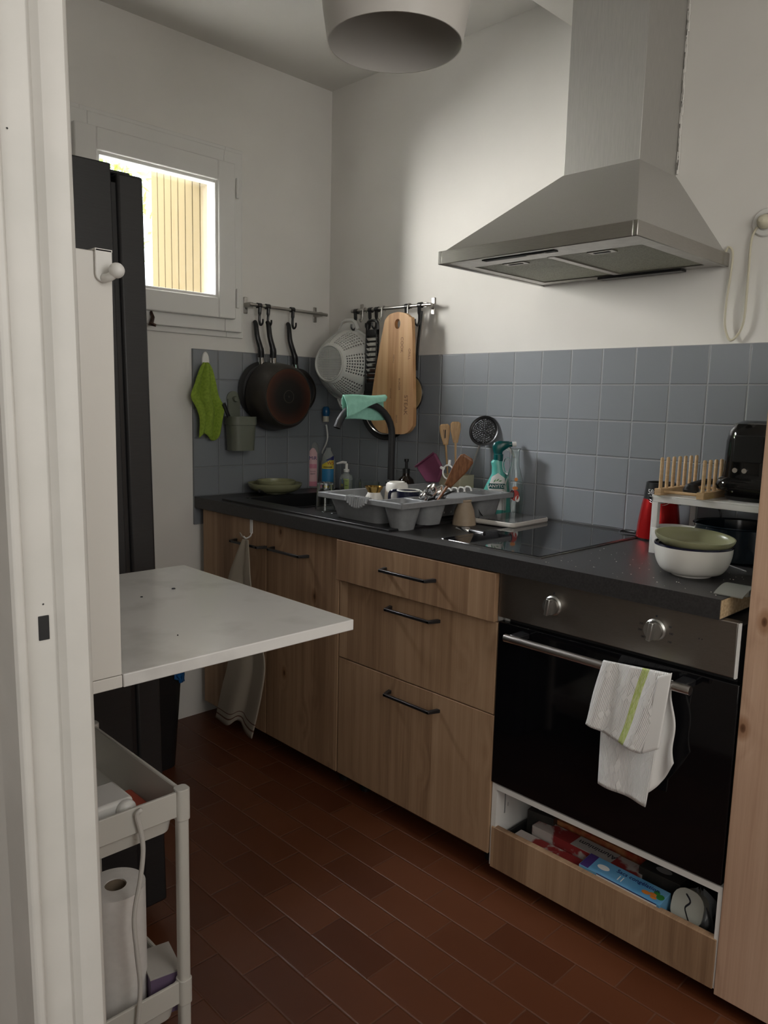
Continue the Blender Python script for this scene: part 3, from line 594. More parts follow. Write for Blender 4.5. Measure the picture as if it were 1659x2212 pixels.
m.prism(poly,'y',ty0-.004,ty0-.0005); ob('strap',m,WHT2,hk,bevel=.001)
m=MB(); m.box(a.x,b.x,ty0-.004,ty0+.03,1.4025,1.405); ob('clip',m,WHT2,hk)
kz=c.z+.014; m=MB(); m.tube(spl([(cx_,ty0-.004,kz-.006),(cx_+.002,ty0-.012,kz-.006),(cx_+.006,ty0-.018,kz-.002)],6),[.005]*13,16)
m.lathe([(.009*math.sin(PI*k/12)+.00005,-.009*math.cos(PI*k/12)) for k in range(13)],(cx_+.008,ty0-.020,kz+.002),28); ob('peg',m,WHT2,hk); rebase(hk)
# ================================================================ TROLLEY
tr=thing('trolley','white plastic storage trolley partly hidden behind the door frame','trolley')
TR=M('trolley_plastic',(.63,.615,.565),.45); X0,X1,Y0,Y1=-1.835,-1.510,-1.455,-1.045; ZT=.545
RT=M('tray_red_glow',(.50,.10,.06),.5)
pa=at(392,1708,'z',ZT); X1=pa.x-.0; Y0=pa.y
m=MB()
m.loft(tub(X0,X1,Y0,Y1,ZT-.075,ZT,.02,.003,.012)); t1=ob('top_tray',m,TR,tr)
def rimring(z0,z1):
    m=MB(); m.box(X0,X1,Y0-.004,Y0+.002,z0,z1); m.box(X0,X1,Y1-.002,Y1+.004,z0,z1); m.box(X0-.004,X0+.002,Y0,Y1,z0,z1); m.box(X1-.002,X1+.004,Y0,Y1,z0,z1); return m
ob('tray_rim',rimring(ZT-.045,ZT+.002),TR,t1,bevel=.0015)
Z2=at(385,2105,'x',X1).z+.004; Z2=max(Z2,.15)
m=MB(); m.loft(tub(X0,X1,Y0,Y1,Z2-.075,Z2,.02,.003,.012)); t2=ob('bottom_tray',m,TR,tr)
ob('tray_rim',rimring(Z2-.042,Z2+.002),TR,t2,bevel=.0015)
for x in(X0,X1):
    for y in(Y0,Y1):
        m=MB(); m.loft([rrect(x,y,.021,.021,.007,z) for z in(.03,ZT-.05)]); m.loft([rrect(x,y,.025,.025,.008,z) for z in(ZT-.052,ZT+.006)]); m.loft([rrect(x,y,.025,.025,.008,z) for z in(Z2-.045,Z2+.004)])
        l=ob('leg',m,TR,tr,bevel=.001)
        m=MB(); m.T=Matrix.Translation((x,y,.016))@Matrix.Rotation(R(90),4,'X'); m.lathe([(.016,-.008),(.016,.008)],n=20,cap0=True,cap1=True); ob('castor',m,BLKP,l)
rebase(tr)
o=ob('red_glow_insert',MB().box(X1-.10,X1-.022,Y0+.024,Y0+.15,ZT-.0715,ZT-.045),RT,bevel=.006,label='red packet added for a reflected glow in the near corner of the top trolley tray',cat='insert'); rebase(o)  # added red block standing in for red light reflected onto the tray wall
# power adapter
f0=ZT-.072
ps=thing('socket_block','white multi-socket block lying in the top tray of the trolley','power strip')
q=at(290,1765,'y',Y0+.03); bx1=q.x; m=MB(); m.box(bx1-.14,bx1,Y0+.030,Y0+.110,ZT-.0715,ZT+.004); ob('block',m,WHT2,ps,bevel=.006)
m=MB(); m.box(bx1-.135,bx1-.06,Y0+.0295,Y0+.0305,ZT-.06,ZT-.02); ob('seam',m,M('pale_grey_plastic',(.5,.49,.47),.5),ps); rebase(ps)
pc=thing('plug_and_lead','white round plug with its lead falling over the trolley edge','cable')
pp=Vector((bx1-.016,Y0+.0295,ZT-.012)); m=MB(); m.T=Matrix.Translation(pp)@Matrix.Rotation(R(90),4,'X'); m.lathe([(.017,0),(.017,.006),(.015,.010),(.008,.014),(.007,.030),(.0001,.032)],n=28,cap0=True); ob('plug',m,WHT2,pc)
L_=[pp+Vector((0,-.03,0)),pp+Vector((.006,-.043,.012))]+[at(u,v,'y',Y0-.012) for u,v in((296,1762),(305,1800),(309,1840),(303,1900),(290,1980),(296,2060),(303,2130),(298,2210),(290,2300))]
ob('lead',MB().tube(spl(L_,8),.0042,10),CORD,pc); rebase(pc)
# paper roll
pr=thing('paper_towel_roll','white kitchen paper roll standing in the bottom tray of the trolley','paper towel roll')
zb=Z2-.072; c=at(262,1905,'y',Y0+.085); rc=.052; cxr=at(310,2000,'y',Y0+.085).x-rc
H_=c.z-zb; m=MB(); m.lathe([(.019,0),(rc,0),(rc,H_),(.019,H_),(.019,0)],(cxr,Y0+.085,zb),48); ob('paper',m,PAPER,pr)
ob('core',MB().lathe([(.0185,.002),(.0185,H_-.002),(.0175,H_-.002),(.0175,.002)],(cxr,Y0+.085,zb),32),mottled('cardboard',(.22,.17,.12),(.26,.2,.14),40,.9),pr); rebase(pr)
o=thing('small_carton','small violet carton with a plain lid in the bottom tray, beside the paper roll','box')
q=at(345,2075,'z',Z2+.01); m=MB(); m.T=Matrix.Translation((q.x,q.y,0))@Matrix.Rotation(R(-12),4,'Z'); m.box(-.028,.028,-.04,.04,zb,Z2+.008); ob('carton',m,PURB,o)
m=MB(); m.T=Matrix.Translation((q.x,q.y,0))@Matrix.Rotation(R(-12),4,'Z'); m.box(-.029,.029,-.041,.041,Z2+.008,Z2+.012); ob('lid',m,M('card_top',(.45,.43,.40),.7),o); rebase(o)
# ================================================================ RAILS AND HOOKS
def rail(name,p0,p1,nrm,label):
    t=thing(name,label,'rail',group='wall rails in the corner'); ob('bar',MB().tube([p0,p1],.0065,14),STEEL,t)
    dirv=(Vector(p1)-Vector(p0)).normalized()
    for k in(0,1):
        c=Vector(p0 if k==0 else p1)+dirv*(.012 if k==0 else -.03)*1.; wall=c-Vector(nrm)*c.dot(Vector(nrm)) 
        m=MB(); n_=Vector(nrm); sx=Vector((abs(dirv.x),abs(dirv.y),0))
        w_=wall+n_*.0025; m.cbox(w_,(.017*sx.x+.005*abs(n_.x),.017*sx.y+.005*abs(n_.y),.062)); mid=(wall+c)/2; ln=abs((c-wall).dot(n_))
        m.cbox(mid,(.016*sx.x+ln*abs(n_.x),.016*sx.y+ln*abs(n_.y),.018)); ob('bracket',m,STEEL,t,bevel=.002)
    return rebase(t)
ra0=at(536,659,'y',-.045); ra1=at(712,683,'y',-.045)
rail('rail',(-.437,-.045,1.596),(-.05,-.045,1.592),(0,-1,0),'steel wall rail on the window wall, the pans hanging from it')
rail('rail',(-.045,-.195,1.598),(-.045,-.628,1.594),(-1,0,0),'steel wall rail on the hood wall, the chopping board hanging from it')
def hookblack(x,y,axis,label,spread=0):
    """black plastic clip hook round a rail; axis = direction sticking out of wall"""
    t=thing('rail_hook',label,'hook',group='black clip hooks on the rails'); n=Vector(axis); side=Vector((n.y,n.x,0)); c=Vector((x,y,1.595))
    m=MB(); m.tube([c-side*.009,c+side*.009],.0105,12); ob('clip',m,BLKP,t)
    m=MB(); m.tube(spl([c+n*.006+Vector((0,0,-.006)),c+n*.004+Vector((0,0,-.035)),c+n*.004+Vector((0,0,-.062)),c+n*.014+Vector((0,0,-.074)),c+n*.025+Vector((0,0,-.066)),c+n*.026+Vector((0,0,-.052))],5),[.007]*5+[.005]*10+[.0035]*11,8); ob('hook_arm',m,BLKP,t); return rebase(t)
hx=[-.392,-.352,-.232]
for x,l in zip(hx,('leftmost black clip hook on the pan rail, holding the deep pan behind','middle black clip hook on the pan rail, holding the large frying pan','right-hand black clip hook on the pan rail, holding the small pan')): hookblack(x,-.045,(0,-1,0),l)
for u,l in((770,'black clip hook at the left end of the board rail, above the white colander'),(801,'black clip hook holding the grater, left of its twin'),(815,'black clip hook just right of its twin above the grater'),(880,'black clip hook behind the top of the chopping board'),(908,'black clip hook at the right end of the board rail, holding a long black handle')):
    hookblack(-.045,yat(u,-.045,1.595),(-1,0,0),l)
def shook(u,label,drop=.05):
    y=yat(u,-.045,1.595); c=Vector((-.045,y,1.595)); P_=[c+Vector((.010,0,-.008)),c+Vector((.007,0,.008)),c+Vector((-.007,0,.008)),c+Vector((-.011,0,-.006)),c+Vector((-.012,0,-drop*.7)),c+Vector((-.020,0,-drop)),c+Vector((-.030,0,-drop+.010))]
    o=ob('s_hook',MB().tube(spl(P_,5),.0022,8),STEEL,label=label,cat='hook',group='steel S hooks on the board rail'); return rebase(o)
shook(788,'steel S hook left of the grater',.045); shook(829,'steel S hook right of the grater',.045); shook(885,'steel S hook over the chopping board')
# ================================================================ PANS (hanging flat on the window wall, bases toward the room)
def pan(name,label,cx,cz,r,depth,yb,baser,mat,hx_,htop,basem,lean=0):
    t=thing(name,label,'pan'); m=MB(); m.T=Matrix.Translation((cx,yb,cz))@Matrix.Rotation(R(90),4,'X')
    pr_=[(r,0),(r+.002,.002),(r-.004,depth*.35),(baser+.012,depth*.85),(baser,depth)]; inn=[(a-.003,max(b-.003,0)) for a,b in pr_[::-1]]
    m.lathe(pr_,n=56); m.lathe([(baser,depth),(.0001,depth)],n=56); m.lathe(inn+[(r,0)],n=56); m.lathe([(.0001,depth-.003),(baser-.003,depth-.003)],n=56); b=ob('pan_body',m,mat,t)
    if basem:
        m=MB(); m.T=Matrix.Translation((cx,yb-depth-.0006,cz))@Matrix.Rotation(R(90),4,'X'); n=56; K=10
        m.grid(lambda u,v:((.001+(baser-.004)*u)*math.cos(2*PI*v),(.001+(baser-.004)*u)*math.sin(2*PI*v),0),K,n); ob('base_disc',m,basem,b)
        m=MB(); m.T=Matrix.Translation((cx,yb-depth-.0008,cz))@Matrix.Rotation(R(90),4,'X'); m.lathe([(.022,0),(.0235,.0005),(.025,0)],n=36); m.lathe([(.004,0),(.0001,.001)],n=12); m.lathe([(baser-.005,0),(baser-.004,.001),(baser-.003,0)],n=56); ob('base_ring',m,M('ring_grey',(.05,.04,.035),.4,.5),b)
    hz=cz+r*.98; m=MB(); m.tube(spl([(hx_*.35+cx*.65,yb-.012,hz-.006),(cx*.5+hx_*.5,yb-.016,hz+.03)],4),[.014,.0135,.013,.0125,.012],14); ob('ferrule',m,CHR,t)
    P_=[(cx*.5+hx_*.5,yb-.016,hz+.020),(cx*.4+hx_*.6,yb-.02,hz+.05),(hx_,yb-.018,(hz+htop)/2+.02),(hx_,yb-.008,htop-.01),(hx_,yb-.002,htop)]
    S_=spl(P_,6); n=len(S_); m=MB(); m.tube(S_,[.0155-.004*i/n+(.002 if i<n*.25 else 0) for i in range(n)],14,squash=.75); ob('handle',m,BLKP,t)
    return rebase(t)
pan('frying_pan','large worn frying pan with a scorched reddish base, in front on the rail',-.322,1.250,.134,.098,-.048,.111,PAND,-.355,1.535,PANB)
pan('saucepan','dark deep pan hanging behind and left of the large frying pan',-.355,1.272,.112,.022,-.016,.09,BLKM,-.392,1.535,None)
pan('small_frying_pan','small dark frying pan hanging right of the large frying pan',-.180,1.272,.094,.03,-.016,.068,PAND,-.232,1.54,BLKM)
# ================================================================ COLANDER
cl=thing('colander','white plastic colander hanging by its rim in the corner','colander')
cyy=yat(752,-.058,1.385); m=MB(); m.T=Matrix.Translation((-.058,cyy,1.385))@Matrix.Rotation(R(10),4,'Z')@Matrix.Rotation(R(-90),4,'Y')
CW=M('white_translucent_plastic',(.60,.60,.575),.4)
def bowlr(t): # t 0 rim..1 base edge
    return .138-(.138-.066)*t**1.25
n=108; rows=26; V=[[m.v((bowlr(j/rows)*math.cos(2*PI*i/n),bowlr(j/rows)*math.sin(2*PI*i/n),.118*(1-(1-j/rows)**1.35))) for i in range(n)] for j in range(rows+1)]
for j in range(rows):
    for i in range(n):
        sector=(i%18)
        if 5<=j<rows-4 and j%2==1 and i%2==0 and sector not in(0,16): continue
        m.b.faces.new((V[j][i],V[j][(i+1)%n],V[j+1][(i+1)%n],V[j+1][i]))
g=19; s_=.062*2/(g*2)
for a in range(-g,g):
    for b in range(-g,g):
        x,y=(a+.5)*s_,(b+.5)*s_
        if math.hypot(x,y)>.063: continue
        if a%2==0 and b%2==0 and math.hypot(x,y)<.058: continue
        m.b.faces.new([m.v((x+dx*s_/2,y+dy*s_/2,.118)) for dx,dy in((-1,-1),(1,-1),(1,1),(-1,1))])
ob('bowl',m,CW,cl,solid=.0018,norm=False,smooth=50)
m=MB(); m.T=Matrix.Translation((-.058,cyy,1.385))@Matrix.Rotation(R(10),4,'Z')@Matrix.Rotation(R(-90),4,'Y'); m.lathe([(.066,.112),(.070,.112),(.071,.124),(.067,.125),(.064,.118)],n=60); ob('foot_ring',m,CW,cl)
m=MB(); m.T=Matrix.Translation((-.058,cyy,1.385))@Matrix.Rotation(R(10),4,'Z')@Matrix.Rotation(R(-90),4,'Y'); m.lathe([(.136,0),(.146,.0),(.146,.004),(.137,.004)],n=60)
for s in(1,-1):
    P_=[(s*.140,-.05,.002),(s*.172,-.03,.002),(s*.178,0,.002),(s*.172,.03,.002),(s*.140,.05,.002)]
    m.tube(spl(P_,6),.0075,10,squash=.5)
    m.grid(lambda u,v:(s*(.138+.03*v*math.sin(PI*(.2+.6*u))),-.04+.08*u,.002),8,3)
ob('rim_with_handles',m,CW,cl,solid=.0); rebase(cl)
# ================================================================ CHOPPING BOARD
bd=thing('chopping_board','long tapered bamboo chopping board engraved with words','chopping board')
xb=-.085
Pz=[(863,674),(878,677),(888,685),(893,697),(895,800),(896,905),(892,924),(880,936),(862,938),(838,936),(822,932),(808,915),(802,895),(807,850),(818,780),(832,705),(836,690),(846,679)]
poly=[at(u,v,'x',xb) for u,v in Pz]; pc_=Vector((sum(p.y for p in poly)/len(poly),sum(p.z for p in poly)/len(poly),0))
poly2=[(p.y,p.z) for p in spl([*poly,poly[0]],4)[:-1]]
m=MB(); hc=at(862,700,'x',xb); n=len(poly2)
best=None
def strip(X,flip):
    outer=[m.v((X,y,z)) for y,z in poly2]
    inner=[]
    for y,z in poly2:
        a=math.atan2(z-hc.z,y-hc.y); inner.append((a,y,z))
    return outer
o1=[m.v((xb-.008,y,z)) for y,z in poly2]; o2=[m.v((xb+.008,y,z)) for y,z in poly2]
hol=[(hc.y+.0125*math.cos(2*PI*k/n),hc.z+.016*math.sin(2*PI*k/n)) for k in range(n)]
# match hole points to outline by angle order
ang=[math.atan2(z-hc.z,y-hc.y) for y,z in poly2]
h1=[m.v((xb-.008,hc.y+.015*math.cos(a),hc.z+.018*math.sin(a))) for a in ang]; h2=[m.v((xb+.008,hc.y+.015*math.cos(a),hc.z+.018*math.sin(a))) for a in ang]
for i in range(n):
    k=(i+1)%n
    m.b.faces.new((o1[i],o1[k],h1[k],h1[i])); m.b.faces.new((o2[k],o2[i],h2[i],h2[k])); m.b.faces.new((o1[k],o1[i],o2[i],o2[k])); m.b.faces.new((h1[i],h1[k],h2[k],h2[i]))
ob('board',m,BAMB,bd,smooth=40,bevel=.0)
dn=((0,0,-1),(0,-1,0),(-1,0,0))
for s,sz_,u,v in(('STEAK',.032,876,875),('GRILL',.020,884,765),('BURGER',.015,862,830),('COOK',.024,868,745),('MENU',.014,850,775),('DINNER',.013,843,850),('SAUCE',.012,856,905)):
    p=at(u,v,'x',xb-.0083); text(s,sz_*.8,(xb-.0082,p.y,p.z),((0,0,-1),(0,-1,0),(-1,0,0)),BURN,bd,depth=.0003)
rebase(bd)
# black handle at right
o=thing('long_handled_pan','black skillet with a long handle hanging behind the chopping board','pan')
c=Vector((0,-.398,1.243)); m=MB(); m.T=Matrix.Translation((-.012,c.y,c.z))@Matrix.Rotation(R(-90),4,'Y')
m.lathe([(.0001,.0),(.125,0),(.150,.028),(.153,.030),(.150,.032),(.121,.005),(.0001,.005)],n=56); ob('pan_body',m,BLKM,o)
hp=[at(u,v,'x',-.03) for u,v in((899,800),(903,740),(909,690),(911,672))]
ob('handle',MB().tube(spl(hp,5),.0095,10,squash=.6),BLKP,o); rebase(o)
sv=thing('splatter_sieve','round dark mesh sieve with steel rim behind the chopping board','sieve')
c=Vector((0,-.405,1.240)); m=MB(); m.T=Matrix.Translation((-.05,c.y,c.z))@Matrix.Rotation(R(-90),4,'Y'); m.lathe([(.124,0),(.127,.002),(.129,0),(.127,-.002),(.124,0)],n=56); ob('rim',m,CHR,sv)
m=MB(); m.T=Matrix.Translation((-.05,c.y,c.z))@Matrix.Rotation(R(-90),4,'Y'); m.lathe([(.0001,-.004),(.125,0)],n=56); ob('mesh',m,mottled('dark_mesh',(.03,.03,.03),(.10,.10,.10),500,.5,.8,metal=.5),sv); rebase(sv)
tv=thing('round_trivet','round tan wooden lid peeping out right of the chopping board','lid')
c=at(880,850,'x',-.066); m=MB(); m.T=Matrix.Translation((-.062,c.y-.008,c.z))@Matrix.Rotation(R(-90),4,'Y'); m.lathe([(.0001,0),(.066,0),(.068,.003),(.066,.006),(.0001,.006)],n=48); ob('disc',m,mottled('bamboo_lid',(.30,.21,.10),(.42,.30,.16),12,.5),tv)
m=MB(); m.T=Matrix.Translation((-.060,c.y-.008,c.z))@Matrix.Rotation(R(-90),4,'Y'); m.lathe([(.067,-.001),(.070,.002),(.067,.007)],n=48); ob('edge_band',m,BLKP,tv); rebase(tv)
# grater
gr=thing('grater','black framed flat grater with steel blades hanging beside the board','grater')
xg=-.080; P_=[at(u,v,'x',xg) for u,v in((792,720),(817,720),(812,838),(791,838))]; y0,y1=P_[0].y,P_[1].y; zt=at(805,692,'x',xg).z; zm=at(805,712,'x',xg).z; zb_=at(803,840,'x',xg).z
m=MB(); m.box(xg-.006,xg+.006,y0-.007,y0,zb_,zm); m.box(xg-.006,xg+.006,y1,y1+.007,zb_,zm); m.box(xg-.006,xg+.006,y1,y0,zb_-.01,zb_+.022); m.box(xg-.006,xg+.006,y1,y0,zm-.022,zm)
m.tube(spl([(xg,y0-.003,zm-.002),(xg,y0-.006,zt-.008),(xg,(y0+y1)/2,zt),(xg,y1+.006,zt-.008),(xg,y1+.003,zm-.002)],6),.006,10); ob('frame',m,BLKP,gr,bevel=.0015)
m=MB(); 
for k in range(9):
    z=zb_+.028+(zm-.03-zb_-.028)*k/8.6; m.hexa([(xg-.002,y0,z),(xg-.002,y1,z),(xg+.002,y1,z),(xg+.002,y0,z)],[(xg-.006,y0,z+.010),(xg-.006,y1,z+.010),(xg-.004,y1,z+.012),(xg-.004,y0,z+.012)])
ob('blades',m,CHR,gr); ob('backplate',MB().box(xg+.002,xg+.004,y1,y0,zb_+.02,zm-.02),BLKM,gr); rebase(gr)
# ================================================================ WINDOW WALL: towel, caddy
h=thing('adhesive_hook','white adhesive hook on the window wall tiles, holding the green cloth','hook')
p=at(444,775,'y',-.012); m=MB(); m.T=Matrix.Translation((p.x,-.009,p.z))@Matrix.Rotation(R(90),4,'X'); m.lathe([(1,0),(1,.4),(.85,.8),(.0001,1)],n=28,cap0=True,sx=1,sy=1)
for v_ in m.b.verts: pass
o=ob('plate',m,WHT2,h); 
for v_ in o.data.vertices: v_.co=Vector((p.x+(v_.co.x-p.x)*.016,-.009+(v_.co.y+.009)*.007,p.z-.01+(v_.co.z-p.z)*.036))
ob('prong',MB().tube(spl([(p.x,-.014,p.z-.03),(p.x,-.03,p.z-.036),(p.x,-.034,p.z-.024)],5),.004,10),WHT2,h); rebase(h)
hz=p.z-.022; hxx=p.x
def poly_at(P,t):
    k=min(int(t*(len(P)-1)),len(P)-2); f_=t*(len(P)-1)-k; a_,b_=P[k],P[k+1]; return (a_[0]+(b_[0]-a_[0])*f_,a_[1]+(b_[1]-a_[1])*f_)
GL=[(440,783),(430,800),(419,828),(411,856),(424,882),(431,908),(428,946)]; GR=[(450,783),(458,798),(465,826),(471,856),(481,880),(477,905),(473,934)]
GL=[at(u,v,'y',-.04) for u,v in GL]; GR=[at(u,v,'y',-.04) for u,v in GR]; GLs,GRs=spl(GL,8),spl(GR,8)
def sm(P,t): k=min(int(t*(len(P)-1)),len(P)-2); return P[k]+(P[k+1]-P[k])*(t*(len(P)-1)-k)
def limef(u,v):
    p=mix(sm(GLs,v),sm(GRs,v),u); am=min(1,v*2.2+.25)
    return (p.x,-.036-.013*abs(math.sin(u*PI*2.4+v*1.1))*am-.005*math.sin(u*9+v*6)*am,p.z-.010*math.sin(PI*u)*v*v+.018*math.sin(PI*2*u)*v**4)
o=ob('green_microfibre_cloth',MB().grid(limef,36,30),LIME,solid=.003,label='lime green microfibre cloth hanging from the white hook on the tiles',cat='cloth'); rebase(o)
cd_=thing('sink_caddy','sage green plastic caddy fixed to the window wall tiles','caddy')
a=at(487,905,'y',-.055); b=at(551,905,'y',-.055); zt=at(520,900,'y',-.09).z; zb_=at(520,974,'y',-.09).z; cx_=(a.x+b.x)/2; W_=abs(b.x-a.x)-.020
m=MB(); rr=[rrect(cx_,-.056,W_*.86,.080,.03,zb_),rrect(cx_,-.056,W_*.95,.084,.03,zt-.033),rrect(cx_,-.056,W_,.090,.03,zt-.032),rrect(cx_,-.056,W_,.090,.03,zt),rrect(cx_,-.056,W_-.006,.084,.028,zt),rrect(cx_,-.056,W_*.86-.006,.074,.028,zb_+.004)]
m.loft(rr); ob('cup',m,SAGE,cd_)
m=MB(); cp_=at(507,862,'y',-.02); m.T=Matrix.Translation((cp_.x,-.009,cp_.z))@Matrix.Rotation(R(90),4,'X'); m.lathe([(.030,0),(.030,.003),(.0001,.004)],n=36,cap0=True); m.T=Matrix.Identity(4); m.box(cp_.x-.027,cp_.x+.027,-.016,-.010,zt-.02,cp_.z); ob('backplate',m,SAGE,cd_)
m=MB(); m.T=Matrix.Translation((cp_.x+.004,-.012,cp_.z))@Matrix.Rotation(R(90),4,'X'); m.lathe([(.011,0),(.011,.012),(.009,.016),(.0001,.016)],n=24,cap0=True); ob('suction_knob',m,SAGE,cd_); rebase(cd_)
o=ob('brush_handle',MB().tube([at(500,915,'y',-.05),at(483,872,'y',-.05)],[.010,.012],12,squash=.6),BLKP,label='black handle of a brush sticking out of the sage caddy',cat='brush'); rebase(o)
# ================================================================ SINK AREA THINGS
def lobj(name,prof,c,mat,label,cat,n=40,group=None,thick=True,parent=None,**k):
    m=MB(); m.lathe(prof,c,n); o=ob(name,m,mat,parent,label=label,cat=cat,group=group,**k); 
    return rebase(o) if parent is None else o
def bowlprof(r,h,foot,t=.004,footh=.006,e=.5):
    out=[(.0001,0),(foot,0),(foot,footh*.5)]
    for k in range(13): q=k/12; out.append((foot+(r-foot)*math.sqrt(max(0,1-(1-q)**2))**(e*2.2),footh*.5+(h-footh*.5)*q))
    inn=[(max(.0001,a-t),max(b_,footh+t)) for a,b_ in out[3:][::-1]]
    return out+inn+[(.0001,footh+t)]
SBX=at(594,1045,'y',-.12).x
bx=-.30; 
lobj('serving_bowl',bowlprof(.106,.040,.05,e=.45),(SBX,-.120,WT+.0075),OLIVE,'wide olive green bowl at the back corner of the sink, lowest of two','bowl')
lobj('soup_plate',bowlprof(.076,.028,.05,e=.35),(SBX+.004,-.122,WT+.030),OLIVE,'smaller olive green plate sitting inside the wide olive bowl','plate')
o=ob('cleaver_handle',MB().tube([at(560,1060,'z',WT+.03),at(605,1082,'z',WT-.06)],[.006,.009],10),BLKP,label='black handled utensil leaning in the sink basin',cat='utensil'); rebase(o)
o=thing('metal_ladle','steel ladle bowl lying in the dark sink basin','ladle'); p=at(585,1078,'z',WT-.05); ob('ladle_bowl',MB().lathe([(.0001,0),(.02,.003),(.032,.02),(.030,.02),(.018,.005),(.0001,.003)],(p.x,p.y,WT-.09),24),STEEL,o); ob('stem',MB().tube([(p.x,p.y,WT-.072),(p.x-.06,p.y-.10,WT-.04)],.003,8),STEEL,o); rebase(o)
# pink dish soap bottle
def placeu(u,x,z=.95): return (x,yat(u,x,z))
x,y=placeu(675,-.075,1.0); c=(x,y); t=thing('dish_soap_bottle','clear dish soap bottle with pink label reading MiR','bottle')
z0=WT; pf=[(.0001,0),(.030,0),(.034,.006),(.034,.10),(.030,.135),(.033,.155),(.028,.185),(.013,.200),(.013,.207),(.0001,.207)]
ob('bottle_body',MB().lathe(pf,(x,y,z0),36,sx=.8),PETC,t); ob('soap',MB().lathe([(.0001,.004),(.029,.005),(.031,.02),(.031,.05),(.0001,.05)],(x,y,z0),30,sx=.8),M('pink_soap',(.45,.10,.16),.2),t)
ob('cap',MB().lathe([(.012,.205),(.013,.21),(.013,.222),(.007,.226),(.006,.236),(.0001,.236)],(x,y,z0),24),M('clear_grey_cap',(.10,.10,.10),.3),t)
ob('spout_tip',MB().lathe([(.005,.232),(.005,.244),(.0001,.244)],(x,y,z0),12),WHT2,t)
CAa=CA+.12
lb=ob('label',patch((x,y),.0345,CAa-.55,CAa+.55,z0+.008,0,top=lambda u:z0+.150+.022*math.sin(PI*u)),LPINK,t)
ob('label_band',patch((x,y),.0347,CAa-.5,CAa+.5,z0+.085,z0+.103),PINK,t); ob('label_base',patch((x,y),.0347,CAa-.55,CAa+.55,z0+.008,z0+.028),PINK,t)
wraptext('MiR',.021,(x,y),.035,CAa,z0+.128,NAV2,t); wraptext('Secret du',.006,(x,y),.035,CAa,z0+.072,BPR,t); wraptext('Japon',.009,(x,y),.035,CAa,z0+.062,BPR,t); rebase(t)
# window cleaner
x,y=placeu(709,-.055,.95); t=thing('cleaner_bottle','clear cleaner bottle with yellow and blue label reading W5','bottle')
ob('bottle_body',MB().lathe([(.0001,0),(.032,0),(.036,.006),(.034,.06),(.036,.11),(.026,.145),(.012,.165),(.012,.175),(.0001,.175)],(x,y,z0),36,sx=.8),PETC,t)
ob('label',patch((x,y),.0370,CA-.75,CA+.7,z0+.012,0,top=lambda u:z0+.105+.035*u),LBLUE,t)
ob('label_yellow',patch((x,y),.0373,CA-.75,CA+.7,z0+.088,0,top=lambda u:z0+.105+.030*u),YEL,t); ob('label_foot',patch((x,y),.0373,CA-.75,CA+.7,z0+.012,z0+.022),YEL,t)
ob('label_top',patch((x,y),.0376,CA-.2,CA+.7,z0+.124,0,top=lambda u:z0+.126+.018*u),NAV2,t)
wraptext('W5',.020,(x,y),.0378,CA+.3,z0+.112,REDP,t); m=MB(); ob('label_line',patch((x,y),.0378,CA-.55,CA+.5,z0+.094,z0+.097),BPR,t); rebase(t)
# dish brush behind
x,y=placeu(703,-.03,1.1); t=thing('dish_brush','dish brush with blue head and wavy white stem standing behind the bottles','brush')
pb=[at(u,v,'x',-.035) for u,v in((690,1000),(697,975),(707,950),(706,925),(704,918))]
ob('stem',MB().tube(spl([(pb[0].x,pb[0].y+.01,WT+.002)]+pb,6),.0035,8),WHT2,t); q=at(704,905,'x',-.035)
ob('collar',MB().lathe([(.013,-.012),(.013,.012)],(q.x,q.y,q.z+.0),20,True,True),M('cream_plastic',(.6,.57,.47),.5),t); ob('brush_head',MB().lathe([(.0001,.012),(.014,.012),(.017,.025),(.015,.045),(.010,.052),(.0001,.053)],(q.x,q.y,q.z),20),BLUEP,t); rebase(t)
# pump soap
x,y=placeu(748,-.10,.92); t=thing('hand_soap_pump','clear hand soap pump bottle with lime green label','bottle')
ob('bottle_body',MB().lathe([(.0001,0),(.030,0),(.031,.005),(.031,.06),(.026,.075),(.012,.082),(.012,.09),(.0001,.09)],(x,y,z0),32,sx=.85),PETC,t)
ob('label',patch((x,y),.0315,CA-.75,CA+.3,z0+.010,z0+.062),LGRN,t); wraptext('savon',.007,(x,y),.0318,CA-.22,z0+.054,BPR,t); ob('label_line',patch((x,y),.0318,CA-.6,CA+.1,z0+.034,z0+.036),BPR,t)
m=MB(); m.lathe([(.012,.088),(.012,.098),(.006,.100),(.006,.122),(.0001,.122)],(x,y,z0),20); m.tube([(x,y,z0+.124),(x-.012,y+.010,z0+.127),(x-.032,y+.025,z0+.121)],[.006,.0055,.003],10); ob('pump',m,WHT2,t); rebase(t)
# amber pump
x,y=placeu(877,-.085,.95); t=thing('amber_pump_bottle','dark amber glass pump bottle just right of the tap','bottle')
ob('bottle_body',MB().lathe([(.0001,0),(.034,0),(.035,.004),(.035,.062),(.028,.085),(.014,.098),(.013,.11),(.0001,.11)],(x,y,z0),36),BROWNG,t)
ob('label',patch((x,y),.0355,CA-1.2,CA-.6,z0+.01,z0+.055),M('amber_label',(.35,.38,.28),.6),t)
m=MB(); m.lathe([(.014,.108),(.014,.125),(.005,.128),(.005,.150),(.009,.152),(.009,.162),(.0001,.163)],(x,y,z0),20); ob('pump',m,BLKP,t); rebase(t)
